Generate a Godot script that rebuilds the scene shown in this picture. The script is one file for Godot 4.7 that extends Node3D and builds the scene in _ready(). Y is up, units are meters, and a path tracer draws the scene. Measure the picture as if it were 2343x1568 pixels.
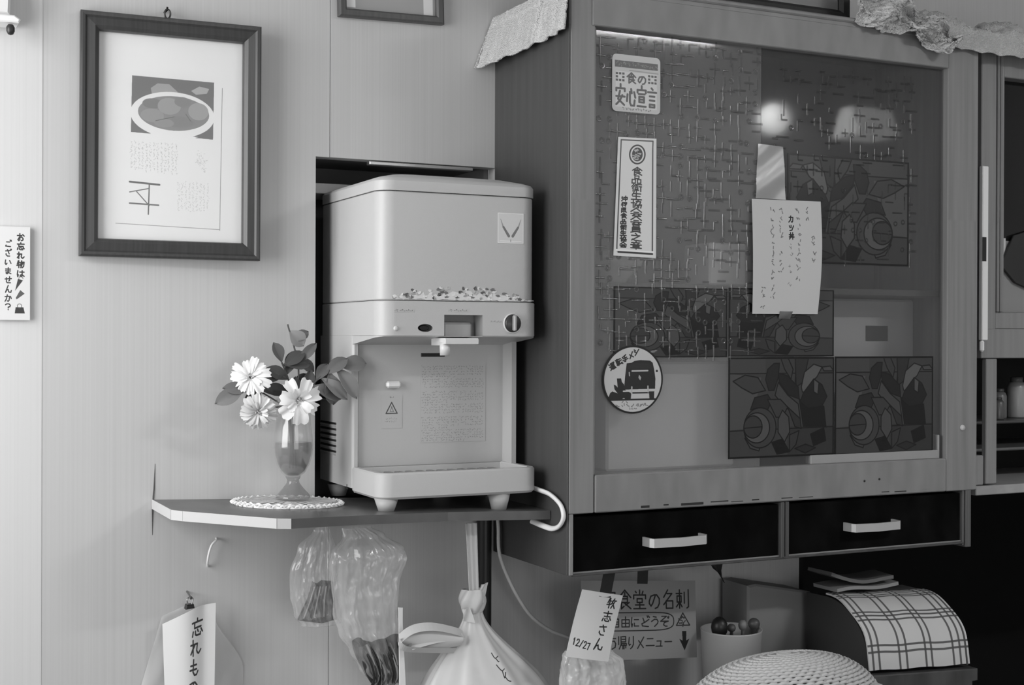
extends Node3D
# Corner of a small Japanese eatery: panelled wall, tea machine on a shelf, glazed cabinet.  y is up, metres; H lifts eye-level heights to the floor's zero.
const H := 1.2
var org := Vector3.ZERO
var mats := {}
var rng := RandomNumberGenerator.new()
const FLAT := 0xFFFFFFFF

func _ready() -> void:
	rng.seed = 7
	crumple.seed = 3
	crumple.fractal_type = FastNoiseLite.FRACTAL_RIDGED
	crumple.fractal_octaves = 3
	# ---- camera
	var cam := Camera3D.new()
	cam.name = "camera"
	var f := Vector3(sin(0.4556) * cos(0.0029), -sin(0.0029), -cos(0.4556) * cos(0.0029))
	var r0 := Vector3(cos(0.4556), 0, sin(0.4556))
	var u0 := r0.cross(f)
	var rt := r0 * cos(0.0036) + u0 * sin(0.0036)
	var up := u0 * cos(0.0036) - r0 * sin(0.0036)
	cam.transform = Transform3D(Basis(rt, up, -f), Vector3(0, H, 2.2129))
	cam.keep_aspect = Camera3D.KEEP_HEIGHT
	cam.fov = rad_to_deg(2.0 * atan(784.0 / 3081.5))
	cam.near = 0.02
	add_child(cam)
	cam.current = true
	# ---- sky and exposure
	var we := WorldEnvironment.new()
	we.name = "surroundings"
	var env := Environment.new()
	env.background_mode = Environment.BG_SKY
	var sky := Sky.new()
	var sm := ProceduralSkyMaterial.new()
	sm.sky_top_color = Color(0.62, 0.62, 0.62)
	sm.sky_horizon_color = Color(0.8, 0.8, 0.8)
	sm.ground_bottom_color = Color(0.3, 0.3, 0.3)
	sm.ground_horizon_color = Color(0.55, 0.55, 0.55)
	sky.sky_material = sm
	env.sky = sky
	env.tonemap_mode = Environment.TONE_MAPPER_LINEAR
	env.tonemap_exposure = 1.0
	env.sdfgi_enabled = true
	env.ssao_enabled = true
	env.ssil_enabled = true
	we.environment = env
	add_child(we)
	# ---- daylight coming through the window in the left wall
	var day := AreaLight3D.new()
	day.name = "window_daylight"
	day.area_size = Vector2(1.0, 1.1)
	day.light_energy = 2.6
	day.area_range = 12.0
	day.shadow_enabled = true
	day.position = Vector3(-0.64, H + 0.27, 0.65)
	day.rotation = Vector3(0, -PI / 2, 0)
	add_child(day)
	# ---- softer daylight from the shop window behind the camera
	var front := AreaLight3D.new()
	front.name = "shop_window_daylight"
	front.area_size = Vector2(1.5, 0.9)
	front.light_energy = 1.0
	front.area_range = 12.0
	front.shadow_enabled = true
	front.position = Vector3(0.75, H - 0.17, 3.33)
	add_child(front)
	build_room()
	build_wall_things()
	build_machine()
	build_shelf_things()
	build_cabinet()
	build_cabinet_things()
	build_right_unit()
	build_below()
	build_lamps()

# ------------------------------------------------------------------ helpers
var crumple := FastNoiseLite.new()

func cr(x: float, y: float, fr := 1.0) -> float:          # creases for cloth and film, -1 to 1
	crumple.frequency = fr
	return crumple.get_noise_2d(x, y)

func P(x: float, y: float, z: float) -> Vector3:
	return Vector3(x, y + H, z)

func S() -> SurfaceTool:
	var s := SurfaceTool.new()
	s.begin(Mesh.PRIMITIVE_TRIANGLES)
	s.set_smooth_group(FLAT)
	return s

func numbered(n: String) -> String:
	if not has_node(NodePath(n)):
		return n
	var k := 1
	while has_node(NodePath("%s_%03d" % [n, k])):
		k += 1
	return "%s_%03d" % [n, k]

func tag(o: Node, label: String, category: String, group := "") -> void:
	o.set_meta("label", label)
	o.set_meta("category", category)
	if group:
		o.set_meta("group", group)

func base(x: float, y: float, z: float) -> void:
	org = P(x, y, z)

func thing(called: String, label: String, category: String, x: float, y: float, z: float, group := "") -> Node3D:
	base(x, y, z)
	var o := Node3D.new()
	o.name = numbered(called)
	o.position = org
	tag(o, label, category, group)
	add_child(o)
	return o

func mesh_of(s: SurfaceTool, m: Material) -> ArrayMesh:
	s.index()
	s.generate_normals()
	s.set_material(m)
	return s.commit()

func obj(called: String, s: SurfaceTool, m: Material, parent: Node) -> MeshInstance3D:
	var o := MeshInstance3D.new()
	var n := called
	var k := 1
	while parent.has_node(NodePath(n)):
		n = "%s_%03d" % [called, k]
		k += 1
	o.name = n
	o.mesh = mesh_of(s, m)
	parent.add_child(o, true)
	return o

func solo(called: String, label: String, category: String, s: SurfaceTool, m: Material, group := "") -> MeshInstance3D:
	var o := MeshInstance3D.new()
	o.name = numbered(called)
	o.mesh = mesh_of(s, m)
	o.position = org
	tag(o, label, category, group)
	add_child(o)
	return o

func struct(called: String) -> Node3D:
	org = Vector3.ZERO
	var o := Node3D.new()
	o.name = called
	o.set_meta("kind", "structure")
	add_child(o)
	return o

func structure(called: String, label: String, s: SurfaceTool, m: Material) -> MeshInstance3D:
	var o := MeshInstance3D.new()
	o.name = called
	o.mesh = mesh_of(s, m)
	o.set_meta("kind", "structure")
	tag(o, label, called.split("_")[0])
	add_child(o)
	return o

func vtx(s: SurfaceTool, v: Vector3, uv := Vector2.ZERO) -> void:
	s.set_uv(uv)
	s.add_vertex(v + Vector3(0, H, 0) - org)

func quad(s: SurfaceTool, a: Vector3, b: Vector3, c: Vector3, d: Vector3, ua := Vector2.ZERO, ub := Vector2.ZERO, uc := Vector2.ZERO, ud := Vector2.ZERO) -> void:
	vtx(s, a, ua); vtx(s, c, uc); vtx(s, b, ub)
	vtx(s, a, ua); vtx(s, d, ud); vtx(s, c, uc)

func tri(s: SurfaceTool, a: Vector3, b: Vector3, c: Vector3) -> void:
	vtx(s, a); vtx(s, c); vtx(s, b)

func outq(s: SurfaceTool, ctr: Vector3, a: Vector3, b: Vector3, c: Vector3, d: Vector3) -> void:
	if (c - a).cross(d - b).dot((a + b + c + d) / 4.0 - ctr) >= 0:
		quad(s, a, b, c, d)
	else:
		quad(s, d, c, b, a)

func outt(s: SurfaceTool, ctr: Vector3, a: Vector3, b: Vector3, c: Vector3) -> void:
	if (b - a).cross(c - a).dot((a + b + c) / 3.0 - ctr) >= 0:
		tri(s, a, b, c)
	else:
		tri(s, c, b, a)

func box(s: SurfaceTool, a: Vector3, b: Vector3, bev := 0.001, xf := Transform3D()) -> void:
	var ctr := (a + b) / 2.0
	var h := (b - a).abs() / 2.0
	bev = minf(bev, minf(h.x, minf(h.y, h.z)) * 0.9)
	var pt := func(sg: Vector3, k: int) -> Vector3:
		var v := Vector3(sg.x * (h.x - (0.0 if k == 0 else bev)), sg.y * (h.y - (0.0 if k == 1 else bev)), sg.z * (h.z - (0.0 if k == 2 else bev)))
		return xf * v + ctr
	for k in 3:
		var i := (k + 1) % 3
		var j := (k + 2) % 3
		for sg in [-1.0, 1.0]:
			var v := []
			for q in [[-1, -1], [1, -1], [1, 1], [-1, 1]]:
				var g := Vector3.ZERO
				g[k] = sg; g[i] = q[0]; g[j] = q[1]
				v.append(pt.call(g, k))
			outq(s, ctr, v[0], v[1], v[2], v[3])
			for sj in [-1.0, 1.0]:          # edge between face k and face i, along j
				var g0 := Vector3.ZERO
				g0[k] = sg; g0[i] = sj; g0[j] = -1
				var g1 := g0
				g1[j] = 1
				outq(s, ctr, pt.call(g0, k), pt.call(g1, k), pt.call(g1, i), pt.call(g0, i))
	for sx in [-1.0, 1.0]:
		for sy in [-1.0, 1.0]:
			for sz in [-1.0, 1.0]:
				var g := Vector3(sx, sy, sz)
				outt(s, ctr, pt.call(g, 0), pt.call(g, 1), pt.call(g, 2))

func bx(s: SurfaceTool, x0: float, x1: float, y0: float, y1: float, z0: float, z1: float, bev := 0.001) -> void:
	box(s, Vector3(x0, y0, z0), Vector3(x1, y1, z1), bev)

func tube(s: SurfaceTool, pts: Array, r, sides := 10, flat := 1.0) -> void:
	s.set_smooth_group(1)
	var n := pts.size()
	var nrm := Vector3.UP
	var rings := []
	for i in n:
		var t: Vector3 = (pts[mini(i + 1, n - 1)] - pts[maxi(i - 1, 0)]).normalized()
		if i == 0:
			nrm = t.cross(Vector3(0.31, 0.2, 0.93)).normalized()
		nrm = (nrm - t * nrm.dot(t)).normalized()
		var bn := t.cross(nrm)
		var rad: float = r[i] if r is Array else r
		var ring := []
		for k in sides:
			var a := TAU * k / sides
			ring.append(pts[i] + nrm * cos(a) * rad + bn * sin(a) * rad * flat)
		rings.append(ring)
	for i in n - 1:
		var c: Vector3 = (pts[i] + pts[i + 1]) / 2.0
		for k in sides:
			var k2 := (k + 1) % sides
			outq(s, c, rings[i][k], rings[i][k2], rings[i + 1][k2], rings[i + 1][k])
	s.set_smooth_group(FLAT)
	for e in [0, n - 1]:
		var c: Vector3 = (pts[1] if e == 0 else pts[n - 2])
		for k in sides:
			outt(s, c, pts[e], rings[e][k], rings[e][(k + 1) % sides])

func curve(ctrl: Array, n := 24) -> Array:          # a smooth line through the points
	var o := []
	for i in ctrl.size() - 1:
		var p0: Vector3 = ctrl[maxi(i - 1, 0)]
		var p3: Vector3 = ctrl[mini(i + 2, ctrl.size() - 1)]
		var m := maxi(2, n / (ctrl.size() - 1))
		for k in m:
			o.append((ctrl[i] as Vector3).cubic_interpolate(ctrl[i + 1], p0, p3, float(k) / m))
	o.append(ctrl[-1])
	return o

func lathe(s: SurfaceTool, c: Vector3, prof: Array, sides := 28, sx := 1.0, sz := 1.0) -> void:
	for i in prof.size() - 1:
		s.set_smooth_group(2)
		for k in sides:
			var a := TAU * k / sides
			var b := TAU * (k + 1) / sides
			var p: Vector2 = prof[i]
			var q: Vector2 = prof[i + 1]
			quad(s, c + Vector3(cos(b) * p.x * sx, p.y, sin(b) * p.x * sz), c + Vector3(cos(a) * p.x * sx, p.y, sin(a) * p.x * sz), c + Vector3(cos(a) * q.x * sx, q.y, sin(a) * q.x * sz), c + Vector3(cos(b) * q.x * sx, q.y, sin(b) * q.x * sz))
	s.set_smooth_group(FLAT)

func grid(s: SurfaceTool, fn: Callable, nu: int, nv: int, thick := 0.0) -> void:
	var pts := []
	for j in nv + 1:
		for i in nu + 1:
			pts.append(fn.call(float(i) / nu, float(j) / nv))
	var at := func(i: int, j: int) -> Vector3: return pts[clampi(j, 0, nv) * (nu + 1) + clampi(i, 0, nu)]
	var back := []
	for j in nv + 1:
		for i in nu + 1:
			var n: Vector3 = (at.call(i + 1, j) - at.call(i - 1, j)).cross(at.call(i, j - 1) - at.call(i, j + 1)).normalized()
			back.append(pts[j * (nu + 1) + i] - n * thick)
	s.set_smooth_group(3)
	for j in nv:
		for i in nu:
			var a := j * (nu + 1) + i
			var ua := Vector2(float(i) / nu, float(j) / nv)
			var du := Vector2(1.0 / nu, 0)
			var dv := Vector2(0, 1.0 / nv)
			quad(s, pts[a + nu + 1], pts[a + nu + 2], pts[a + 1], pts[a], ua + dv, ua + du + dv, ua + du, ua)
	if thick <= 0:
		s.set_smooth_group(FLAT)
		return
	s.set_smooth_group(4)
	for j in nv:
		for i in nu:
			var a := j * (nu + 1) + i
			quad(s, back[a], back[a + 1], back[a + nu + 2], back[a + nu + 1])
	s.set_smooth_group(FLAT)
	for i in nu:
		quad(s, pts[i], pts[i + 1], back[i + 1], back[i])
		var b := nv * (nu + 1) + i
		quad(s, pts[b + 1], pts[b], back[b], back[b + 1])
	for j in nv:
		var a := j * (nu + 1)
		quad(s, pts[a + nu + 1], pts[a], back[a], back[a + nu + 1])
		var b := a + nu
		quad(s, pts[b], pts[b + nu + 1], back[b + nu + 1], back[b])

func flip(axis: String, a: float, b: float, h: float) -> Vector3:
	return Vector3(a, b, h) if axis == "z" else Vector3(a, h, b) if axis == "y" else Vector3(h, b, a)

func inset(poly: PackedVector2Array, d: float) -> PackedVector2Array:      # of an anticlockwise outline
	var o := PackedVector2Array()
	var n := poly.size()
	for i in n:
		var e0 := (poly[i] - poly[(i + n - 1) % n]).normalized()
		var e1 := (poly[(i + 1) % n] - poly[i]).normalized()
		var n0 := Vector2(-e0.y, e0.x)
		var n1 := Vector2(-e1.y, e1.x)
		o.append(poly[i] + (n0 + n1) * d / maxf(0.4, 1.0 + n0.dot(n1)))
	return o

func prism(s: SurfaceTool, outline: PackedVector2Array, axis: String, lo: float, hi: float, bev := 0.0, smooth := false, top_only := false) -> void:
	var poly := outline.duplicate()
	if Geometry2D.is_polygon_clockwise(poly):
		poly.reverse()
	var turned := axis != "z"
	var ins := inset(poly, bev)
	var n := poly.size()
	var layers := [[poly, lo], [poly, hi]]
	if bev > 0:
		layers = [[poly, lo], [poly, hi - bev], [ins, hi]] if top_only else [[ins, lo], [poly, lo + bev], [poly, hi - bev], [ins, hi]]
	for l in layers.size() - 1:
		s.set_smooth_group(10 + l if smooth else FLAT)
		for i in n:
			var j := (i + 1) % n
			var a := flip(axis, layers[l][0][i].x, layers[l][0][i].y, layers[l][1])
			var b := flip(axis, layers[l][0][j].x, layers[l][0][j].y, layers[l][1])
			var c := flip(axis, layers[l + 1][0][j].x, layers[l + 1][0][j].y, layers[l + 1][1])
			var d := flip(axis, layers[l + 1][0][i].x, layers[l + 1][0][i].y, layers[l + 1][1])
			if turned:
				quad(s, d, c, b, a)
			else:
				quad(s, a, b, c, d)
	s.set_smooth_group(FLAT)
	for e in [0, layers.size() - 1]:
		var q: PackedVector2Array = layers[e][0]
		var ix := Geometry2D.triangulate_polygon(q)
		for k in range(0, ix.size(), 3):
			var a := flip(axis, q[ix[k]].x, q[ix[k]].y, layers[e][1])
			var b := flip(axis, q[ix[k + 1]].x, q[ix[k + 1]].y, layers[e][1])
			var c := flip(axis, q[ix[k + 2]].x, q[ix[k + 2]].y, layers[e][1])
			var want := flip(axis, 0, 0, 1.0 if e else -1.0)
			if (b - a).cross(c - a).dot(want) >= 0:
				tri(s, a, b, c)
			else:
				tri(s, c, b, a)

func rrect(x0: float, x1: float, z0: float, z1: float, rb: float, rf: float, n := 7) -> PackedVector2Array:   # rb rounds the corners at z0, rf those at z1
	var o := PackedVector2Array()
	for q in [[x1 - rf, z1 - rf, rf, 0.0], [x0 + rf, z1 - rf, rf, PI / 2], [x0 + rb, z0 + rb, rb, PI], [x1 - rb, z0 + rb, rb, 1.5 * PI]]:
		for k in n + 1:
			var a: float = q[3] + PI / 2 * k / n
			o.append(Vector2(q[0] + cos(a) * q[2], q[1] + sin(a) * q[2]))
	return o

func ellipse(cx: float, cy: float, rx: float, ry: float, n := 32) -> PackedVector2Array:
	var o := PackedVector2Array()
	for k in n:
		o.append(Vector2(cx + cos(TAU * k / n) * rx, cy + sin(TAU * k / n) * ry))
	return o

func flat_sheet(s: SurfaceTool, x0: float, x1: float, y0: float, y1: float, z: float, thick := 0.0006) -> void:
	grid(s, func(u: float, v: float): return Vector3(lerpf(x0, x1, u), lerpf(y1, y0, v), z), 1, 1, thick)

func corner_sheet(s: SurfaceTool, tl: Vector3, tr: Vector3, br: Vector3, bl: Vector3, nu: int, nv: int, thick: float, bulge: Callable) -> void:
	grid(s, func(u: float, v: float): return tl.lerp(tr, u).lerp(bl.lerp(br, u), v) + bulge.call(u, v), nu, nv, thick)

# ------------------------------------------------------------------ materials
func mat(v: float, rough := 0.6, spec := 0.5) -> StandardMaterial3D:
	var key := "g%.3f_%.2f_%.2f" % [v, rough, spec]
	if not mats.has(key):
		var m := StandardMaterial3D.new()
		m.albedo_color = Color(v, v, v)
		m.roughness = rough
		m.metallic_specular = spec
		mats[key] = m
	return mats[key]

func metal(v: float, rough := 0.35) -> StandardMaterial3D:
	var m := StandardMaterial3D.new()
	m.albedo_color = Color(v, v, v)
	m.metallic = 1.0
	m.roughness = rough
	return m

func clear(v: float, alpha: float, rough := 0.05) -> StandardMaterial3D:
	var key := "c%.2f_%.2f_%.2f" % [v, alpha, rough]
	if not mats.has(key):
		var m := StandardMaterial3D.new()
		m.transparency = BaseMaterial3D.TRANSPARENCY_ALPHA
		m.albedo_color = Color(v, v, v, alpha)
		m.roughness = rough
		mats[key] = m
	return mats[key]

func printed(im: Image, rough := 0.7) -> StandardMaterial3D:
	var m := StandardMaterial3D.new()
	m.albedo_texture = ImageTexture.create_from_image(im)
	m.roughness = rough
	m.texture_repeat = false
	return m

func streaks(w: int, h: int, lo: float, hi: float, fx: float, fy: float, sd: int) -> ImageTexture:   # long fibres along v
	var key := "t%d_%d_%f_%f_%f_%d" % [w, h, lo, fx, fy, sd]
	if mats.has(key):
		return mats[key]
	var nz := FastNoiseLite.new()
	nz.seed = sd
	nz.frequency = 1.0
	nz.fractal_octaves = 3
	var im := Image.create(w, h, false, Image.FORMAT_L8)
	for y in h:
		for x in w:
			var t := 0.5 + 0.5 * nz.get_noise_2d(x * fx, y * fy)
			var bl := float(x) / w                      # blend over the border so that the repeat does not show
			t = lerpf(t, 0.5 + 0.5 * nz.get_noise_2d((x - w) * fx, y * fy), bl * bl)
			im.set_pixel(x, y, Color(lerpf(lo, hi, t), 0, 0))
	im.convert(Image.FORMAT_RGB8)
	for y in h:
		for x in w:
			var c := im.get_pixel(x, y).r
			im.set_pixel(x, y, Color(c, c, c))
	mats[key] = ImageTexture.create_from_image(im)
	return mats[key]

func wood(v: float, rough: float, lo := 0.82, hi := 1.0, scale := Vector3(3, 0.8, 3), sd := 3) -> StandardMaterial3D:
	var key := "w%.3f_%.2f_%.2f_%s_%d" % [v, rough, lo, scale, sd]
	if not mats.has(key):
		var m := StandardMaterial3D.new()
		m.albedo_color = Color(v, v, v)
		m.roughness = rough
		m.albedo_texture = streaks(256, 256, lo, hi, 0.12, 0.012, sd)
		m.uv1_triplanar = true
		m.uv1_world_triplanar = true
		m.uv1_scale = scale
		mats[key] = m
	return mats[key]

func rough_noise(v: float, rough: float, freq: float, depth: float, scale := 4.0) -> StandardMaterial3D:   # a surface with a fine relief
	var m := StandardMaterial3D.new()
	m.albedo_color = Color(v, v, v)
	m.roughness = rough
	var nt := NoiseTexture2D.new()
	nt.width = 256
	nt.height = 256
	nt.seamless = true
	var nz := FastNoiseLite.new()
	nz.seed = 5
	nz.frequency = freq
	nt.noise = nz
	m.heightmap_enabled = true
	m.heightmap_texture = nt
	m.heightmap_scale = depth
	m.uv1_triplanar = true
	m.uv1_scale = Vector3.ONE * scale
	return m

# ------------------------------------------------------------------ drawing of prints
func sheet(w: int, h: int, v: float) -> Image:
	var im := Image.create(w, h, false, Image.FORMAT_RGB8)
	im.fill(Color(v, v, v))
	return im

func dot(im: Image, x: int, y: int, v: float, cov: float) -> void:
	if cov > 0 and x >= 0 and y >= 0 and x < im.get_width() and y < im.get_height():
		var c := lerpf(im.get_pixel(x, y).r, v, minf(cov, 1.0))
		im.set_pixel(x, y, Color(c, c, c))

func line(im: Image, a: Vector2, b: Vector2, w: float, v := 0.08, op := 1.0) -> void:
	var r := w / 2 + 1
	for y in range(int(minf(a.y, b.y) - r), int(maxf(a.y, b.y) + r) + 1):
		for x in range(int(minf(a.x, b.x) - r), int(maxf(a.x, b.x) + r) + 1):
			var q := Geometry2D.get_closest_point_to_segment(Vector2(x, y), a, b)
			dot(im, x, y, v, op * clampf(w / 2 + 0.5 - q.distance_to(Vector2(x, y)), 0, 1))

func fill_poly(im: Image, pts: PackedVector2Array, v: float) -> void:
	var lo := pts[0]
	var hi := pts[0]
	for p in pts:
		lo = lo.min(p)
		hi = hi.max(p)
	for y in range(int(lo.y), int(hi.y) + 2):
		for x in range(int(lo.x), int(hi.x) + 2):
			if Geometry2D.is_point_in_polygon(Vector2(x, y), pts):
				dot(im, x, y, v, 1.0)

func outline(im: Image, pts: PackedVector2Array, w: float, v := 0.05) -> void:
	for i in pts.size():
		line(im, pts[i], pts[(i + 1) % pts.size()], w, v)

const GLYPH := {
	"食": "8016 80f6 8284 45b5ba 47b7 4aba 454f4f7d 7aff da9c", "の": "956b4d2b294584b4e7ebce9f", "安": "8082 1513f3f5 754bef b87c1f 19f9", "心": "271c 656d8fdfeb 8396 d5f9",
	"宣": "8082 1513f3f5 36d6 48c8cc4c48 4aca 1fff", "言": "7192 14f4 47c7 4aca 4dcdcf4f4d", "品": "51b1b65651 18686f1f18 98e8ef9f98", "衛": "4116 5429 393f 62b2 8285 65a5 68a8ab6b68 5dbd 8b8f c2f2 c6f6 e6ef",
	"生": "5027 34e4 39d9 1fff 808f", "協": "1666 404f 83e3d7 b087 6aaa9f 786e baf9ef c8bf", "会": "8017 80f7 58b8 1bfb 7b3fdf bdef", "員": "41c1c44441 36d6dd3d36 38d8 3ada 6d1f adef", "之": "7193 25d52e 3c6eff",
	"章": "8082 23d3 5566 b5a6 17f7 48c8cc4c48 4aca 1dfd 8c8f", "運": "1133 17373d0f 3d8fff 6361f1f3 64e4 66d6dc6c66 69d9 5ded a2af", "転": "0171 14646b1b14 1868 0d7d 404f 92e2 86f6 a67dfd dbff", "手": "d124 37d7 1bfb 828e7f4e",
	"メ": "d22f 46ce", "シ": "2255 1659 1fe4", "堂": "8083 3142 c1b3 1714f4f7 57b7ba5a57 3cdc 8a8f 1fff", "名": "7026 63c3c32c 59d9df5f59", "刺": "0373 404f 15656a1a15 4a0e 4a7e a2ab f0fedf",
	"ご": "44b4 3b2ddede c0d2 e0f2", "自": "8054 34d4df3f34 38d8 3bdb", "由": "25e5ef2f25 2aea 818f", "に": "221a2f3b 65d5 6a6edede", "ど": "4368 e5792b3ecfdf b0c2 d0f2", "う": "51a2 2875b5d8cb7f", "ぞ": "31b118e87a6d9fcf d2e4 f1f3",
	"持": "0474 404e2d 0b79 92e2 b0b6 85f5 89f9 d7dfbf 9cad", "ち": "23d3 713976b6d9cd7f", "帰": "212a 616a3f 81e1e777 84e4 7b79f9fb 9f9bebee b9bf", "り": "42394b6a b1ba9d6f", "ニ": "34d4 1cfc", "ュ": "47b7ad 2ddd", "ー": "28e8",
	"牧": "3017 2474 0a79 404f b079 93f3 d38f 96ef", "志": "13f3 8088 38d8 2b1f 5b5e7fcfcd 8a9c dafd", "さ": "24d3 71ba 3a3c6fbf", "ん": "802f5a898a9ecfeffb", "忘": "8083 13f3 4348d8 2b1f 5b5e7fcfcd 8a9c dafd",
	"れ": "414f 15651d75a59badcefb", "も": "716c8fbfdc 36b6 2aba", "お": "14a4 606d4f2d58a7dbce9f c2f5", "物": "3017 2474 0a79 404f a087 93f3ecbf a38b d38f", "は": "221a2f3b 65f5 b2bd9f7e7c9bbbfe", "ざ": "24c3 61aa 3a3c6fbf d0e2 f0f1",
	"い": "241b3e5b b5eb", "ま": "24d4 28d8 818c6e4e3c6bacee", "せ": "16f5 b1b99a 434c6ede", "か": "15a4b6ad8f6e 614a1f d4f9", "?": "2351a1d4c7888a 8d8e", "田": "22e2ee2e22 28e8 828e", "カ": "24d4cdaf8e 716a1f", "ツ": "2448 7378 e49e3f", "丼": "15e5 1afa 505b2f b0bf 7789",
	"1": "53808f", "2": "3350b0d3d62fef", "7": "21e17f", "/": "e02f", "県": "51c1c85851 53c3 55c5 222cdc 8c8f 4d2f cdef", "沖": "2244 1648 1f5a 74f4fa7a74 b0bf", "縄": "4126 6239 1a6a 4a4f 82e2e68682 84e4 9bd9 b6be",
}

func glyph(im: Image, ch: String, x: float, y: float, w: float, h: float, pen: float, v := 0.08, rot := 0.0, op := 1.0) -> void:
	for st in GLYPH.get(ch, "22e2eeee22 2ee2").split(" "):
		var last := Vector2.ZERO
		for i in range(0, st.length(), 2):
			var q := Vector2(st[i].hex_to_int() / 15.0 - 0.5, st[i + 1].hex_to_int() / 15.0 - 0.5)
			var p := (q * Vector2(w, h)).rotated(rot) + Vector2(x + w / 2, y + h / 2)
			if i > 0:
				line(im, last, p, pen, v, op)
			last = p

func text(im: Image, t: String, x: float, y: float, w: float, h: float, dx: float, dy: float, pen: float, v := 0.08, op := 1.0) -> void:
	for i in t.length():
		glyph(im, t[i], x + dx * i, y + dy * i, w, h, pen, v, 0.0, op)

func scribble(im: Image, x: float, y: float, w: float, h: float, pen: float, v: float, op := 1.0) -> void:    # a written character too small to read
	for k in 3:
		var a := Vector2(x + rng.randf() * w, y + rng.randf() * h)
		line(im, a, a + Vector2(rng.randf_range(-w, w), rng.randf_range(-h, h)) * 0.6, pen, v, op)

# ------------------------------------------------------------------ the room
func build_room() -> void:
	var paper := StandardMaterial3D.new()
	paper.albedo_color = Color(0.78, 0.78, 0.78)
	paper.roughness = 0.62
	paper.albedo_texture = streaks(512, 512, 0.945, 1.0, 0.16, 0.0025, 11)
	paper.uv1_triplanar = true
	paper.uv1_world_triplanar = true
	paper.uv1_scale = Vector3(2.6, 0.37, 2.6)
	var w := struct("wall_back")
	tag(w, "wall of pale vertical-grained panels with thin dark seams behind the shelf", "wall")
	var s := S()
	var t := -0.03
	bx(s, 0.266, 0.71, -H, 1.2, t, 0, 0)
	bx(s, 0.71, 0.7346, 0.31, 1.2, t, 0, 0)
	bx(s, 0.71, 0.7346, -H, -0.292, t, 0, 0)
	obj("panel", s, paper, w)
	s = S()
	bx(s, 0.7358, 4.2, 0.31, 1.2, t, 0, 0.0004)
	obj("panel", s, paper, w)
	s = S()
	bx(s, 0.7358, 1.74, -H, -0.292, t, 0, 0.0004)
	obj("panel", s, paper, w)
	s = S()
	bx(s, 1.05, 4.2, -0.3, 0.31, t, 0, 0.0004)
	obj("panel", s, paper, w)
	s = S()
	tube(s, [Vector3(0.441, -0.205, 0.0002), Vector3(0.4395, -0.245, 0.0004), Vector3(0.437, -0.275, 0.0004), Vector3(0.437, -0.32, 0.0002)], [0.0003, 0.0012, 0.0014, 0.0003], 6)
	obj("crack", s, mat(0.3), w)
	s = S()
	bx(s, -0.75, 0.2662, -H, 1.2, -0.03, 0.0006, 0.0)
	var pale := paper.duplicate()
	pale.albedo_color = Color(0.84, 0.84, 0.84)
	structure("trim_1", "paler flat wall board left of the framed picture", s, pale)
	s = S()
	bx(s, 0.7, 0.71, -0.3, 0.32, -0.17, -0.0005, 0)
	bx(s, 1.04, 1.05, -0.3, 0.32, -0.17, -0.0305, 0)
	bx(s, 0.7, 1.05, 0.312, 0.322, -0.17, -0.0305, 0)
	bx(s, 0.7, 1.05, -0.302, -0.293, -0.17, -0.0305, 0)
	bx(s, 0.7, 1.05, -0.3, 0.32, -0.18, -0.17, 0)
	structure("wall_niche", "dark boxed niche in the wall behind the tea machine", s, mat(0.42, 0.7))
	# the dark opening to the next room, below and right of the cabinet
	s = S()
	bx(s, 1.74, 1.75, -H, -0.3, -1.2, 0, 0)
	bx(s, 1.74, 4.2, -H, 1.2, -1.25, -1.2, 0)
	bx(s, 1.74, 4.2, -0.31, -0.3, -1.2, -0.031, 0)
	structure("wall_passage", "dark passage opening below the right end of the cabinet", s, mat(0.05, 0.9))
	s = S()
	bx(s, -0.8, 4.25, -H - 0.1, -H, -1.25, 3.5, 0)
	structure("floor", "dark floor of the eatery", s, wood(0.55, 0.6))
	s = S()
	bx(s, -0.8, 4.25, 1.2, 1.3, -1.25, 3.5, 0)
	structure("ceiling", "pale ceiling of the eatery", s, mat(0.7, 0.9))
	s = S()
	bx(s, 4.2, 4.3, -H, 1.2, -1.25, 3.5, 0)
	structure("wall_right", "plain wall at the right end of the eatery", s, mat(0.72, 0.9))
	s = S()
	bx(s, -0.8, -0.05, -H, 1.2, 3.4, 3.5, 0)
	bx(s, 1.55, 4.25, -H, 1.2, 3.4, 3.5, 0)
	bx(s, -0.05, 1.55, 0.33, 1.2, 3.4, 3.5, 0)
	bx(s, -0.05, 1.55, -H, -0.67, 3.4, 3.5, 0)
	structure("wall_front", "plain wall behind the camera", s, mat(0.75, 0.9))
	s = S()
	bx(s, -0.8, -0.7, -H, -0.35, -0.03, 3.5, 0)
	bx(s, -0.8, -0.7, 0.88, 1.2, -0.03, 3.5, 0)
	bx(s, -0.8, -0.7, -0.35, 0.88, -0.03, 0.1, 0)
	bx(s, -0.8, -0.7, -0.35, 0.88, 1.2, 3.5, 0)
	structure("wall_left", "wall with the daylight window", s, mat(0.7, 0.8))
	var win := struct("window_1")
	tag(win, "daylight window in the left wall", "window")
	s = S()
	for y in [-0.35, 0.25, 0.85]:
		bx(s, -0.77, -0.73, y, y + 0.03, 0.1, 1.2, 0.002)
	for z in [0.1, 0.635, 1.17]:
		bx(s, -0.77, -0.73, -0.35, 0.88, z, z + 0.03, 0.002)
	obj("window_frame", s, mat(0.6, 0.4), win)
	s = S()
	bx(s, -0.752, -0.748, -0.33, 0.86, 0.12, 1.18, 0)
	obj("pane", s, clear(1, 0.03), win)
	win = struct("window_2")
	tag(win, "shop window in the wall behind the camera", "window")
	s = S()
	for y in [-0.67, 0.3]:
		bx(s, -0.05, 1.55, y, y + 0.03, 3.43, 3.47, 0.002)
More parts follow.
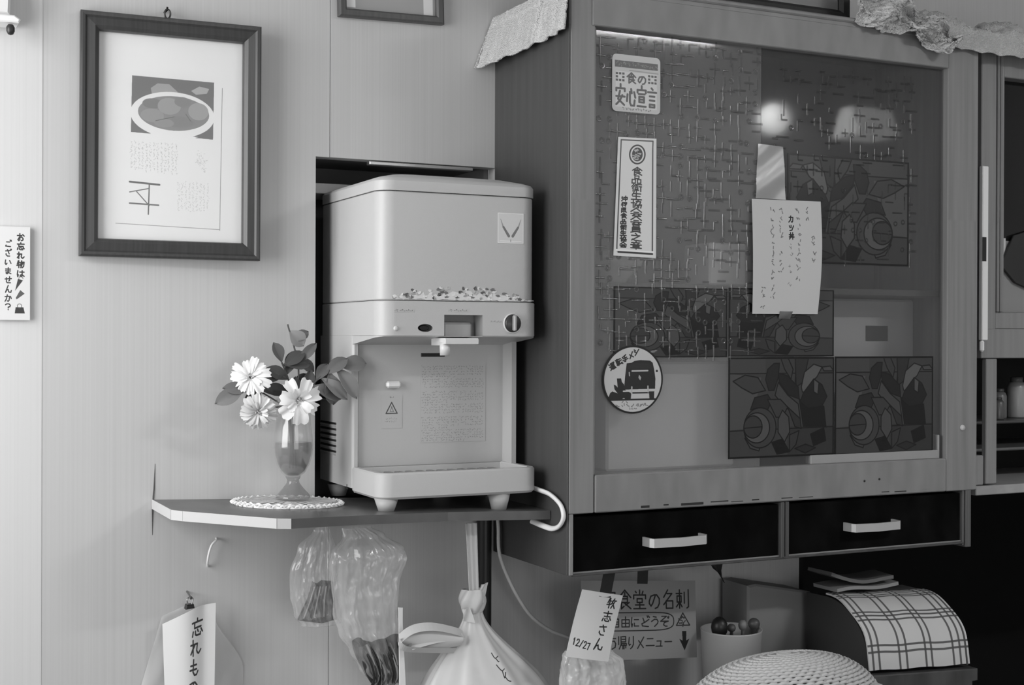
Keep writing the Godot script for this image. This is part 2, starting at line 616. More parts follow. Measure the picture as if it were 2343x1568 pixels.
	for x in [-0.05, 0.735, 1.52]:
		bx(s, x, x + 0.03, -0.67, 0.33, 3.43, 3.47, 0.002)
	obj("window_frame", s, mat(0.6, 0.4), win)
	s = S()
	bx(s, -0.03, 1.53, -0.65, 0.31, 3.448, 3.452, 0)
	obj("pane", s, clear(1, 0.03), win)

func build_lamps() -> void:
	var t := thing("ceiling_lamp", "long fluorescent lamp hanging behind the camera towards the right", "lamp", 2.45, 1.2, 2.3)
	var s := S()
	bx(s, 2.15, 2.77, 1.13, 1.17, 2.24, 2.36, 0.004)
	tube(s, [Vector3(2.3, 1.165, 2.3), Vector3(2.3, 1.2, 2.3)], 0.006)
	tube(s, [Vector3(2.62, 1.165, 2.3), Vector3(2.62, 1.2, 2.3)], 0.006)
	obj("housing", s, mat(0.8), t)
	s = S()
	bx(s, 2.16, 2.76, 1.068, 1.129, 2.23, 2.37, 0.012)
	var e := StandardMaterial3D.new()
	e.albedo_color = Color(1, 1, 1)
	e.emission_enabled = true
	e.emission = Color(1, 1, 1)
	e.emission_energy_multiplier = 4.0
	var el := e.duplicate()
	el.emission_energy_multiplier = 30.0
	obj("diffuser_lamp", s, el, t)
	var l := AreaLight3D.new()
	l.name = "fluorescent_light"
	l.area_size = Vector2(0.58, 0.05)
	l.light_energy = 1.5
	l.shadow_enabled = true
	l.area_range = 12.0
	l.position = Vector3(2.46, H + 1.06, 2.3)
	l.rotation = Vector3(-PI / 2, 0, 0)
	add_child(l)
	t = thing("panel_lamp", "broad flat ceiling lamp with a frosted panel above the camera", "lamp", 0.1, 1.2, 2.3)
	s = S()
	bx(s, -0.55, 0.75, 1.165, 1.199, 1.95, 2.65, 0.004)
	obj("housing", s, mat(0.8), t)
	s = S()
	bx(s, -0.53, 0.73, 1.15, 1.1648, 1.97, 2.63, 0.003)
	var e0 := e.duplicate()
	e0.emission_energy_multiplier = 0.6
	obj("frosted_panel", s, e0, t)
	var pl := AreaLight3D.new()
	pl.name = "panel_light"
	pl.area_size = Vector2(1.2, 0.62)
	pl.light_energy = 0.5
	pl.shadow_enabled = true
	pl.area_range = 12.0
	pl.position = Vector3(0.1, H + 1.145, 2.3)
	pl.rotation = Vector3(-PI / 2, 0, 0)
	add_child(pl)
	t = thing("shade_lamp", "long shaded lamp hanging behind the camera at the far right", "lamp", 3.43, 1.2, 2.3)
	s = S()
	tube(s, [Vector3(3.37, 0.87, 2.3), Vector3(3.37, 1.2, 2.3)], 0.004)
	tube(s, [Vector3(3.49, 0.87, 2.3), Vector3(3.49, 1.2, 2.3)], 0.004)
	obj("cord", s, mat(0.2), t)
	s = S()
	prism(s, PackedVector2Array([Vector2(2.22, 0.76), Vector2(2.38, 0.76), Vector2(2.33, 0.87), Vector2(2.27, 0.87)]), "x", 3.33, 3.53, 0.006)
	var e3 := e.duplicate()
	e3.emission_energy_multiplier = 1.0
	obj("shade", s, e3, t)
	t = thing("pendant_lamp", "round glass pendant lamp hanging behind the camera at the right", "lamp", 3.0, 1.2, 2.3)
	s = S()
	tube(s, [Vector3(3.0, 0.86, 2.3), Vector3(3.0, 1.2, 2.3)], 0.004)
	obj("cord", s, mat(0.2), t)
	s = S()
	var pr := []
	for k in 13:
		var a := -PI / 2 + PI * k / 12
		pr.append(Vector2(0.055 * cos(a) + 0.0001, 0.8 + 0.055 * sin(a)))
	lathe(s, Vector3(3.0, 0, 2.3), pr, 20)
	var e2 := e.duplicate()
	e2.emission_energy_multiplier = 1.6
	obj("globe", s, e2, t)
	var o := OmniLight3D.new()
	o.name = "pendant_light"
	o.light_energy = 0.1
	o.light_size = 0.05
	o.omni_range = 12.0
	o.omni_attenuation = 2.0
	o.shadow_enabled = true
	o.position = Vector3(3.0, H + 0.8, 2.3)
	add_child(o)

func frame_rails(root: Node3D, x0: float, x1: float, y0: float, y1: float, z: float, prof: Array, m: Material, inner: Array = [0, 0, 0, 0]) -> void:
	var co := [Vector2(x0, y0), Vector2(x1, y0), Vector2(x1, y1), Vector2(x0, y1)]
	var inn := [Vector2(1, 1), Vector2(-1, 1), Vector2(-1, -1), Vector2(1, -1)]
	for k in 4:
		var s := S()
		var j := (k + 1) % 4
		for i in prof.size() - 1:
			var a: Vector2 = co[k] + inn[k] * prof[i].x
			var b: Vector2 = co[j] + inn[j] * prof[i].x
			var c: Vector2 = co[j] + inn[j] * prof[i + 1].x
			var d: Vector2 = co[k] + inn[k] * prof[i + 1].x
			quad(s, Vector3(a.x, a.y, z + prof[i].y), Vector3(b.x, b.y, z + prof[i].y), Vector3(c.x, c.y, z + prof[i + 1].y), Vector3(d.x, d.y, z + prof[i + 1].y))
		obj("rail", s, m, root)

func build_wall_things() -> void:
	# framed picture
	var t := thing("framed_picture", "dark wooden frame with a printed sheet showing a dish, left of the tea machine", "picture", 0.4625, 0.127, 0.0)
	var dark := wood(0.29, 0.35, 0.7, 1.0, Vector3(5, 1.5, 5))
	frame_rails(t, 0.32, 0.605, 0.127, 0.513, 0.002, [Vector2(0, 0), Vector2(0, 0.016), Vector2(0.003, 0.0195), Vector2(0.007, 0.019), Vector2(0.01, 0.016), Vector2(0.022, 0.019), Vector2(0.0275, 0.015), Vector2(0.029, 0.009), Vector2(0.029, 0.004)], dark)
	var im := sheet(720, 1000, 0.93)
	var W := 720.0
	var q := func(px: float, py: float) -> Vector2: return Vector2((px - 580) / 870 * W, (py - 190) / 1210 * 1000)   # the print as laid out in the photograph
	fill_poly(im, PackedVector2Array([q.call(780, 435), q.call(1270, 440), q.call(1265, 780), q.call(775, 765)]), 0.4)
	fill_poly(im, PackedVector2Array([q.call(890, 500), q.call(930, 470), q.call(1000, 470), q.call(1060, 520), q.call(960, 550), q.call(895, 530)]), 0.62)
	fill_poly(im, PackedVector2Array([q.call(1130, 500), q.call(1180, 470), q.call(1240, 480), q.call(1225, 510), q.call(1160, 520)]), 0.68)
	var c: Vector2 = q.call(1022, 650)
	fill_poly(im, ellipse(c.x, c.y, 208, 112, 40), 0.93)
	fill_poly(im, PackedVector2Array([q.call(880, 765), q.call(1180, 770), q.call(1100, 790), q.call(960, 790)]), 0.93)
	fill_poly(im, ellipse(c.x + 5, c.y - 8, 176, 84, 40), 0.52)
	for b in [[900, 590, 60, 30, 0.46], [1000, 600, 70, 50, 0.6], [1175, 620, 62, 52, 0.62], [900, 660, 70, 40, 0.58], [1060, 690, 90, 34, 0.5], [970, 700, 60, 26, 0.56], [1080, 570, 50, 30, 0.5]]:
		var b0: Vector2 = q.call(b[0], b[1])
		fill_poly(im, ellipse(b0.x, b0.y, b[2] * 0.82, b[3] * 0.82, 20), b[4])
	line(im, q.call(920, 690), q.call(1030, 660), 3, 0.36)
	line(im, q.call(1100, 640), q.call(1130, 680), 3, 0.36)
	line(im, q.call(1320, 470), q.call(1310, 1320), 3, 0.55)
	line(im, q.call(690, 1300), q.call(1310, 1315), 3, 0.6)
	line(im, q.call(770, 1055), q.call(945, 1065), 9, 0.33)
	line(im, q.call(885, 1060), q.call(880, 1240), 6, 0.33)
	line(im, q.call(770, 1180), q.call(940, 1185), 7, 0.36)
	line(im, q.call(770, 1115), q.call(880, 1090), 5, 0.4)
	line(im, q.call(810, 1110), q.call(885, 1190), 5, 0.4)
	for col in range(780, 1060, 22):
		var y0 := 820.0
		while y0 < 1000 - rng.randf() * 40:
			var a0: Vector2 = q.call(col, y0)
			scribble(im, a0.x - 5, a0.y, 9, 12, 1.5, 0.55, 0.6)
			y0 += 18
	for col in range(1060, 1240, 22):
		var y0 := 1040.0
		while y0 < 1240 - rng.randf() * 60:
			var a0: Vector2 = q.call(col, y0)
			scribble(im, a0.x - 5, a0.y, 9, 12, 1.5, 0.6, 0.5)
			y0 += 18
	for k in 16:
		var a0: Vector2 = q.call(1140 + rng.randf() * 70, 850 + rng.randf() * 120)
		scribble(im, a0.x, a0.y, 16, 16, 2, 0.66, 0.5)
	var s := S()
	flat_sheet(s, 0.347, 0.578, 0.154, 0.486, 0.005, 0.002)
	obj("print", s, printed(im, 0.8), t)
	s = S()
	flat_sheet(s, 0.347, 0.578, 0.154, 0.486, 0.0085, 0.0015)
	obj("glass", s, clear(1, 0.04, 0.03), t)
	s = S()
	var ring := []
	for k in 17:
		ring.append(Vector3(0.454 + 0.0045 * sin(TAU * k / 16), 0.5205 + 0.0075 * cos(TAU * k / 16), 0.012))
	tube(s, ring, 0.0015, 8)
	obj("hanging_ring", s, metal(0.3, 0.4), t)
	t.rotation = Vector3(0, -0.06, deg_to_rad(-0.2))
	t.position.z = 0.0095
	base(0.454, 0.53, 0)
	s = S()
	tube(s, [Vector3(0.454, 0.5275, 0.0), Vector3(0.454, 0.5265, 0.02), Vector3(0.454, 0.531, 0.023)], 0.0016, 8)
	solo("picture_nail", "small dark nail above the framed dish picture", "nail", s, metal(0.25, 0.5))
	# second frame, cut by the top edge
	t = thing("framed_notice", "thin dark frame cut off by the top edge, above the wall seam", "picture", 0.845, 0.554, 0.0)
	frame_rails(t, 0.747, 0.942, 0.554, 0.83, 0.002, [Vector2(0, 0), Vector2(0, 0.011), Vector2(0.003, 0.013), Vector2(0.011, 0.013), Vector2(0.014, 0.01), Vector2(0.014, 0.004)], wood(0.36, 0.45, 0.75, 1.0))
	var im2 := sheet(400, 560, 0.62)
	im2.fill_rect(Rect2i(6, 0, 40, 548), Color(0.9, 0.9, 0.9))
	im2.fill_rect(Rect2i(346, 0, 42, 553), Color(0.85, 0.85, 0.85))
	for k in 5:
		line(im2, Vector2(100, 400 - k * 70), Vector2(290, 396 - k * 70), 5, 0.5)
	s = S()
	flat_sheet(s, 0.76, 0.929, 0.567, 0.817, 0.005, 0.002)
	obj("print", s, printed(im2, 0.5), t)
	t.rotation.z = deg_to_rad(1.6)
	# sign on the pale board
	t = thing("wall_sign", "small white wall sign with two columns of lettering and icons, at the left edge", "sign", 0.225, 0.026, 0.004)
	var im3 := sheet(240, 620, 0.87)
	text(im3, "お忘れ物は", 148, 45, 50, 46, 0, 60, 8.5, 0.2)
	text(im3, "ございませんか?", 64, 90, 46, 46, 0, 60, 7.5, 0.22)
	fill_poly(im3, PackedVector2Array([Vector2(156, 345), Vector2(190, 356), Vector2(136, 425)]), 0.25)
	for k in 8:
		line(im3, Vector2(176 + 14 * cos(PI + k * 0.4), 344 + 16 * sin(PI + k * 0.4)), Vector2(176 + 14 * cos(PI + k * 0.4 + 0.4), 344 + 16 * sin(PI + k * 0.4 + 0.4)), 4, 0.35)
	fill_poly(im3, PackedVector2Array([Vector2(172, 420), Vector2(202, 444), Vector2(148, 482), Vector2(140, 474)]), 0.35)
	fill_poly(im3, PackedVector2Array([Vector2(140, 535), Vector2(194, 535), Vector2(204, 575), Vector2(134, 575)]), 0.22)
	outline(im3, ellipse(167, 526, 15, 14, 16), 4, 0.35)
	s = S()
	flat_sheet(s, 0.197, 0.2475, 0.026, 0.17, 0.0085, 0.005)
	obj("board", s, printed(im3, 0.5), t)
	# fitting at the top left corner
	t = thing("wall_fitting", "white fitting with a dark knob under it, in the top left corner", "fitting", 0.19, 0.47, 0.004)
	s = S()
	prism(s, PackedVector2Array([Vector2(0.12, 0.485), Vector2(0.214, 0.488), Vector2(0.217, 0.56), Vector2(0.12, 0.56)]), "z", 0.0045, 0.045, 0.004)
	obj("cover", s, mat(0.88, 0.5), t)
	s = S()
	prism(s, PackedVector2Array([Vector2(0.12, 0.472), Vector2(0.226, 0.4765), Vector2(0.229, 0.481), Vector2(0.22, 0.487), Vector2(0.12, 0.4865)]), "z", 0.0045, 0.05, 0.002)
	obj("rim", s, mat(0.93, 0.4), t)
	s = S()
	lathe(s, Vector3(0.215, 0, 0.04), [Vector2(0.0001, 0.458), Vector2(0.004, 0.4595), Vector2(0.0062, 0.464), Vector2(0.0062, 0.47), Vector2(0.004, 0.474)], 16)
	obj("knob", s, mat(0.16, 0.4), t)
	# short white wire
	base(0.528, -0.375, 0.0)
	s = S()
	tube(s, curve([Vector3(0.5275, -0.377, 0.0), Vector3(0.524, -0.368, 0.012), Vector3(0.525, -0.352, 0.018), Vector3(0.53, -0.339, 0.018), Vector3(0.5385, -0.3325, 0.014), Vector3(0.541, -0.332, 0.0)], 20), 0.0019, 8)
	solo("wire_loop", "short curved white wire sticking out of the wall below the shelf", "wire", s, mat(0.95, 0.4))
	# aluminium strip at the top of the niche
	base(0.9, 0.3, 0)
	s = S()
	bx(s, 0.806, 1.003, 0.3015, 0.3075, -0.012, 0.004, 0.001)
	solo("metal_strip", "thin shiny metal strip along the top of the wall niche", "strip", s, metal(0.8, 0.4))
	base(0.76, 0.25, -0.09)
	s = S()
	bx(s, 0.7105, 0.8, 0.254, 0.272, -0.169, -0.06, 0.001)
	solo("niche_batten", "pale wooden batten in the niche behind the top of the tea machine", "batten", s, mat(0.75, 0.6))

# ------------------------------------------------------------------ tea machine
func build_machine() -> void:
	var t := thing("tea_machine", "pale plastic hot tea dispenser with lever, round knob and drip tray on the shelf", "tea machine", 0.886, -0.28, 0.07)
	var shell := rough_noise(0.74, 0.42, 0.35, 0.015, 14.0)
	var x0 := 0.744
	var x1 := 1.028
	var zb := -0.075
	var s := S()
	prism(s, rrect(x0 + 0.0005, x1 - 0.0035, zb, 0.2165, 0.012, 0.026), "y", 0.0605, 0.2335, 0.0015, true)
	obj("upper_housing", s, shell, t)
	# lid, gently domed
	s = S()
	var layers := [[0.0, 0.2345], [0.0, 0.25], [0.003, 0.2545], [0.012, 0.258], [0.04, 0.265], [0.075, 0.27], [0.11, 0.2715]]
	var o := rrect(x0 - 0.0005, x1 - 0.002, zb - 0.0005, 0.2185, 0.012, 0.027)
	var rings := []
	for l in layers:
		rings.append([inset(o, 0) if l[0] == 0 else scaled(o, l[0]), l[1]])
	for k in rings.size() - 1:
		s.set_smooth_group(20 if k > 0 else 21)
		for i in o.size():
			var j := (i + 1) % o.size()
			outq(s, Vector3(0.886, 0.2, 0.07), flip("y", rings[k][0][i].x, rings[k][0][i].y, rings[k][1]), flip("y", rings[k][0][j].x, rings[k][0][j].y, rings[k][1]), flip("y", rings[k + 1][0][j].x, rings[k + 1][0][j].y, rings[k + 1][1]), flip("y", rings[k + 1][0][i].x, rings[k + 1][0][i].y, rings[k + 1][1]))
	s.set_smooth_group(FLAT)
	for i in o.size():
		var j := (i + 1) % o.size()
		outt(s, Vector3(0.886, 0.2, 0.07), flip("y", rings[-1][0][i].x, rings[-1][0][i].y, 0.2715), flip("y", rings[-1][0][j].x, rings[-1][0][j].y, 0.2715), Vector3(0.886, 0.2716, 0.07))
		outt(s, Vector3(0.886, 0.3, 0.07), flip("y", o[i].x, o[i].y, 0.2345), flip("y", o[j].x, o[j].y, 0.2345), Vector3(0.886, 0.2345, 0.07))
	obj("lid", s, shell, t)
	# control panel with its hollow for the lever
	var dark := mat(0.1, 0.5)
	var cs := CSGCombiner3D.new()
	cs.name = "control_panel"
	t.add_child(cs)
	s = S()
	prism(s, rrect(x0, x1, zb, 0.22, 0.012, 0.027, 16), "y", 0.003, 0.0595, 0.0015, false)
	var cm := CSGMesh3D.new()
	cm.name = "panel_block"
	cm.mesh = mesh_of(s, shell)
	cm.material = shell
	cs.add_child(cm)
	var cut := CSGBox3D.new()
	cut.name = "lever_hollow"
	cut.operation = CSGShape3D.OPERATION_SUBTRACTION
	cut.size = Vector3(0.068, 0.06, 0.05)
	cut.position = Vector3(0.889, 0.008 + H, 0.21) - org
	cut.material = mat(0.6, 0.5)
	cs.add_child(cut)
	var cut2 := CSGCylinder3D.new()
	cut2.name = "window_hole"
	cut2.operation = CSGShape3D.OPERATION_SUBTRACTION
	cut2.radius = 0.0075
	cut2.height = 0.02
	cut2.sides = 24
	cut2.transform = Transform3D(Basis(Vector3.RIGHT, PI / 2).scaled(Vector3(1.7, 0.85, 1)), Vector3(0.822, 0.0165 + H, 0.222) - org)
	cut2.material = mat(0.35, 0.5)
	cs.add_child(cut2)
	s = S()
	prism(s, ellipse(0.822, 0.0165, 0.009, 0.0045, 20), "z", 0.21, 0.2155, 0.001)
	obj("gauge_window", s, mat(0.06, 0.15), t)
	s = S()
	var dm := []
	for k in 7:
		dm.append(Vector2(0.0042 * cos(PI / 2 * k / 6) + 0.00005, 0.003 * sin(PI / 2 * k / 6)))
	for k in 12:
		pass
	lathe_z(s, Vector3(0.772, 0.0155, 0.2198), dm, 16)
	obj("indicator_lamp", s, mat(0.8, 0.15), t)
	# round knob
	s = S()
	lathe_z(s, Vector3(0.977, 0.025, 0.2195), [Vector2(0.0168, 0), Vector2(0.0168, 0.002), Vector2(0.0152, 0.0032), Vector2(0.0146, 0.001)], 32)
	obj("knob_ring", s, mat(0.82, 0.4), t)
	s = S()
	lathe_z(s, Vector3(0.977, 0.025, 0.2195), [Vector2(0.0146, 0.0), Vector2(0.0142, 0.004), Vector2(0.012, 0.006), Vector2(0.0001, 0.006)], 32)
	var kn := obj("knob", s, mat(0.2, 0.35), t)
	s = S()
	bx(s, 0.9743, 0.9797, 0.0125, 0.0385, 0.224, 0.233, 0.0018)
	obj("grip", s, mat(0.62, 0.4), kn)
	# lever, its plate and the spout
	s = S()
	bx(s, 0.862, 0.915, -0.002, 0.0265, 0.186, 0.199, 0.004)
	var lv := obj("lever", s, mat(0.7, 0.4), t)
	s = S()
	prism(s, PackedVector2Array([Vector2(0.18, 0.0005), Vector2(0.236, 0.0005), Vector2(0.239, -0.002), Vector2(0.238, -0.009), Vector2(0.222, -0.0115), Vector2(0.18, -0.0115)]), "x", 0.849, 0.908, 0.0008)
	obj("lever_plate", s, mat(0.86, 0.35), lv)
	s = S()
	lathe(s, Vector3(0.8555, 0, 0.222), [Vector2(0.006, -0.0275), Vector2(0.008, -0.0275), Vector2(0.0088, -0.006), Vector2(0.006, -0.006)], 20)
	obj("spout", s, mat(0.84, 0.35), t)
	s = S()
	bx(s, 0.869, 0.913, -0.0315, -0.0255, 0.0868, 0.0885, 0.0006)
	obj("vent_slot", s, mat(0.07, 0.5), t)
	s = S()
	var under := rev(rrect(x0 + 0.0004, x1 - 0.0004, 0.0865, 0.2185, 0.001, 0.027, 12))
	var low := func(q: Vector2) -> Vector3: return Vector3(q.x, lerpf(0.0028, -0.011, clampf((0.213 - q.y) / 0.113, 0, 1)), q.y)
	for k in under.size():
		var a := under[k]
		var b := under[(k + 1) % under.size()]
		outq(s, Vector3(0.886, 0, 0.15), Vector3(a.x, 0.0035, a.y), Vector3(b.x, 0.0035, b.y), low.call(b), low.call(a))
	var tri_ix := Geometry2D.triangulate_polygon(under)
	for k in range(0, tri_ix.size(), 3):
		outt(s, Vector3(0.886, 0.5, 0.15), low.call(under[tri_ix[k]]), low.call(under[tri_ix[k + 1]]), low.call(under[tri_ix[k + 2]]))
	obj("underside", s, shell, t)
	# lower body with the recessed splash panel between two columns
	s = S()
	prism(s, PackedVector2Array([Vector2(x0, zb), Vector2(x1, zb), Vector2(x1, 0.132), Vector2(1.025, 0.138), Vector2(1.0165, 0.138), Vector2(1.0235, 0.087), Vector2(0.7585, 0.087), Vector2(0.7535, 0.0945), Vector2(0.7475, 0.0945), Vector2(x0, 0.0915)]), "y", -0.249, 0.004)
	obj("lower_body", s, shell, t)
	# drip tray: a rim round a sunken floor
	s = S()
	var out := rrect(x0 + 0.0002, x1 - 0.0002, 0.0935, 0.22, 0.002, 0.024)
	var inn := rrect(x0 + 0.011, x1 - 0.011, 0.0942, 0.209, 0.002, 0.015)
	var st := [[out, -0.256, 0.004], [out, -0.252, 0.0], [out, -0.2165, 0.0], [out, -0.214, 0.0025], [inn, -0.214, 0.0], [inn, -0.2165, 0.001], [inn, -0.235, 0.003]]
	for k in st.size() - 1:
		s.set_smooth_group(30 + k)
		var a: PackedVector2Array = inset(rev(st[k][0]), st[k][2])
		var b: PackedVector2Array = inset(rev(st[k + 1][0]), st[k + 1][2])
		for i in a.size():
			var j := (i + 1) % a.size()
			quad(s, flip("y", a[j].x, a[j].y, st[k][1]), flip("y", a[i].x, a[i].y, st[k][1]), flip("y", b[i].x, b[i].y, st[k + 1][1]), flip("y", b[j].x, b[j].y, st[k + 1][1]))
	s.set_smooth_group(FLAT)
	for k in [0, st.size() - 1]:
		var a: PackedVector2Array = inset(rev(st[k][0]), st[k][2])
		for i in range(1, a.size() - 1):
			tri(s, flip("y", a[0].x, a[0].y, st[k][1]), flip("y", a[i].x, a[i].y, st[k][1]), flip("y", a[i + 1].x, a[i + 1].y, st[k][1]))
	obj("drip_tray", s, shell, t)
	s = S()
	for k in 12:
		bx(s, 0.775 + k * 0.019, 0.786 + k * 0.019, -0.235, -0.222, 0.108, 0.2, 0.001)
	obj("drip_grille", s, mat(0.5, 0.4), t)
	# louvres of the left side
	for y in [-0.087, -0.0955, -0.104, -0.147, -0.157, -0.1665, -0.176, -0.1855, -0.195]:
		s = S()
		bx(s, x0 - 0.0012, x0 + 0.002, y - 0.0022, y + 0.0022, -0.072, 0.013, 0.0015)
		obj("vent_slot", s, mat(0.13, 0.5), t)
		s = S()
		prism(s, PackedVector2Array([Vector2(x0, y - 0.0068), Vector2(x0 - 0.002, y - 0.0036), Vector2(x0, y - 0.0024)]), "z", -0.072, 0.011)
		obj("louvre", s, shell, t)
	s = S()
	bx(s, x0 - 0.0006, x0 + 0.002, -0.253, -0.2445, 0.068, 0.0705, 0.0003)
	obj("side_slot", s, mat(0.2), t)
	# feet
	for q in [[0.766, 0.196, -0.2765], [0.965, 0.196, -0.284], [0.766, -0.04, -0.276], [0.965, -0.04, -0.284]]:
		s = S()
		lathe(s, Vector3(q[0], 0, q[1]), [Vector2(0.0001, q[2]), Vector2(0.0125, q[2]), Vector2(0.0195, -0.2555), Vector2(0.0001, -0.2555)], 20)
		obj("foot", s, mat(0.68, 0.5), t)
	# screw pads and prints
	s = S()
	bx(s, 0.8045, 0.8295, -0.0835, -0.0725, 0.087, 0.098, 0.003)
	obj("catch", s, mat(0.92, 0.3), t)
	var bg := 0.74
	var im := sheet(220, 320, bg)
	for k in 3:
		scribble(im, 85 + k * 16, 14, 12, 12, 3, 0.35)
	outline(im, PackedVector2Array([Vector2(110, 70), Vector2(168, 175), Vector2(52, 175)]), 11, 0.3)
	line(im, Vector2(98, 150), Vector2(112, 110), 6, 0.4)
	line(im, Vector2(110, 110), Vector2(128, 155), 6, 0.4)
	line(im, Vector2(92, 158), Vector2(134, 158), 5, 0.4)
	for r in 2:
		for k in 7:
			scribble(im, 46 + k * 18, 220 + r * 26, 13, 13, 2.5, 0.5, 0.7)
	s = S()
	flat_sheet(s, 0.797, 0.835, -0.152, -0.096, 0.0876, 0.0004)
	obj("warning_label", s, printed(im, 0.45), t)
	im = sheet(520, 640, bg)
	for r in 30:
		if r in [9, 19]:
			continue
		var n := 26 if r % 5 != 4 else int(rng.randf_range(8, 20))
		for k in n:
			if rng.randf() < 0.85:
				scribble(im, 12 + k * 19, 10 + r * 21, 13, 11, 2.2, 0.42, 0.7)
	s = S()
	flat_sheet(s, 0.868, 0.99, -0.178, -0.045, 0.0876, 0.0004)
	obj("instruction_label", s, printed(im, 0.45), t)
	im = sheet(220, 240, 0.82)
	for m in [-1.0, 1.0]:
		for k in 6:
			line(im, Vector2(110 + m * (86 - k * 4), 50 + k * 11), Vector2(110 + m * (82 - k * 4), 61 + k * 11), 5 + k * 1.5, 0.6)
		for k in 5:
			line(im, Vector2(110 + m * (62 - k * 9), 112 + k * 14), Vector2(110 + m * (53 - k * 9), 126 + k * 14), 17 + k * 1.2, 0.45)
	line(im, Vector2(20, 222), Vector2(200, 222), 4, 0.95)
	line(im, Vector2(110, 210), Vector2(110, 228), 5, 0.45)
	outline(im, PackedVector2Array([Vector2(4, 4), Vector2(216, 4), Vector2(216, 236), Vector2(4, 236)]), 4, 0.92)
	s = S()
	flat_sheet(s, 0.951, 0.9985, 0.157, 0.207, 0.2172, 0.0005)
	obj("emblem_sticker", s, printed(im, 0.4), t)
	# worn flower transfer along the seam
	var band := PackedVector2Array()
	for k in 61:
		var u := k / 60.0
		band.append(Vector2(0.765 + 0.253 * u, 0.0622 + (0.016 * sin(PI * minf(1.0, u * 1.05)) + 0.002) * rng.randf_range(0.35, 1.0)))
	for k in range(60, -1, -1):
		band.append(Vector2(0.765 + 0.253 * k / 60.0, 0.0612 + 0.0022 * rng.randf()))
	s = S()
	prism(s, band, "z", 0.2164, 0.2168)
	obj("worn_transfer", s, mat(0.86, 0.7), t)
	for k in 74:
		var u := rng.randf()
		var x := 0.77 + 0.225 * u
		var y := 0.064 + rng.randf() * 0.021 * (0.35 + 0.65 * sin(PI * u))
		var pts := PackedVector2Array()
		var n := 7 + rng.randi() % 4
		for i in n:
			var r := rng.randf_range(0.001, 0.0042)
			pts.append(Vector2(x + cos(TAU * i / n) * r * 1.2, y + sin(TAU * i / n) * r * 0.8))
		s = S()
		prism(s, pts, "z", 0.2164, 0.217 + 0.000006 * k)
		obj("worn_transfer", s, mat([0.45, 0.9, 0.62, 0.88, 0.36, 0.74][k % 6], 0.6), t)
	im = sheet(160, 28, 0.74)
	for k in 9:
		scribble(im, 6 + k * 17, 6, 12, 14, 3, 0.4)
	for q in [[0.769, 0.803, 0.0415, 0.0465], [0.862, 0.897, 0.0425, 0.0475], [0.936, 0.958, 0.0255, 0.0295]]:
		s = S()
		flat_sheet(s, q[0], q[1], q[2], q[3], 0.2204, 0.0003)
		obj("small_print", s, printed(im, 0.45), t)
	# power cord, looping round the end of the shelf
	s = S()
	tube(s, curve([Vector3(1.026, -0.245, 0.1), Vector3(1.031, -0.25, 0.17), Vector3(1.034, -0.2535, 0.207), Vector3(1.037, -0.258, 0.243), Vector3(1.0405, -0.272, 0.272), Vector3(1.0405, -0.29, 0.282), Vector3(1.041, -0.306, 0.268), Vector3(1.0395, -0.3135, 0.247), Vector3(1.036, -0.3125, 0.222), Vector3(1.03, -0.3075, 0.19)], 54), 0.0052, 12, 0.7)
	obj("power_cord", s, mat(0.93, 0.4), t)

func scaled(o: PackedVector2Array, d: float) -> PackedVector2Array:
	var lo := o[0]
	var hi := o[0]
	for q in o:
		lo = lo.min(q)
		hi = hi.max(q)
	var c := (lo + hi) / 2
	var h := (hi - lo) / 2
	var r := PackedVector2Array()
	for q in o:
		r.append(c + (q - c) * ((h - Vector2.ONE * d) / h))
	return r

func rev(o: PackedVector2Array) -> PackedVector2Array:
	var p := o.duplicate()
	if Geometry2D.is_polygon_clockwise(p):
		p.reverse()
	return p

func lathe_z(s: SurfaceTool, c: Vector3, prof: Array, sides := 24) -> void:      # profile of (radius, height towards +z)
	for i in prof.size() - 1:
		s.set_smooth_group(2)
		for k in sides:
			var a := TAU * k / sides
			var b := TAU * (k + 1) / sides
			var p: Vector2 = prof[i]
			var q: Vector2 = prof[i + 1]
			quad(s, c + Vector3(cos(a) * p.x, sin(a) * p.x, p.y), c + Vector3(cos(b) * p.x, sin(b) * p.x, p.y), c + Vector3(cos(b) * q.x, sin(b) * q.x, q.y), c + Vector3(cos(a) * q.x, sin(a) * q.x, q.y))
	s.set_smooth_group(FLAT)

# ------------------------------------------------------------------ shelf, doily, vase and flowers
func shelf_y(x: float) -> float:
	return -0.263 - 0.039 * (x - 0.44)

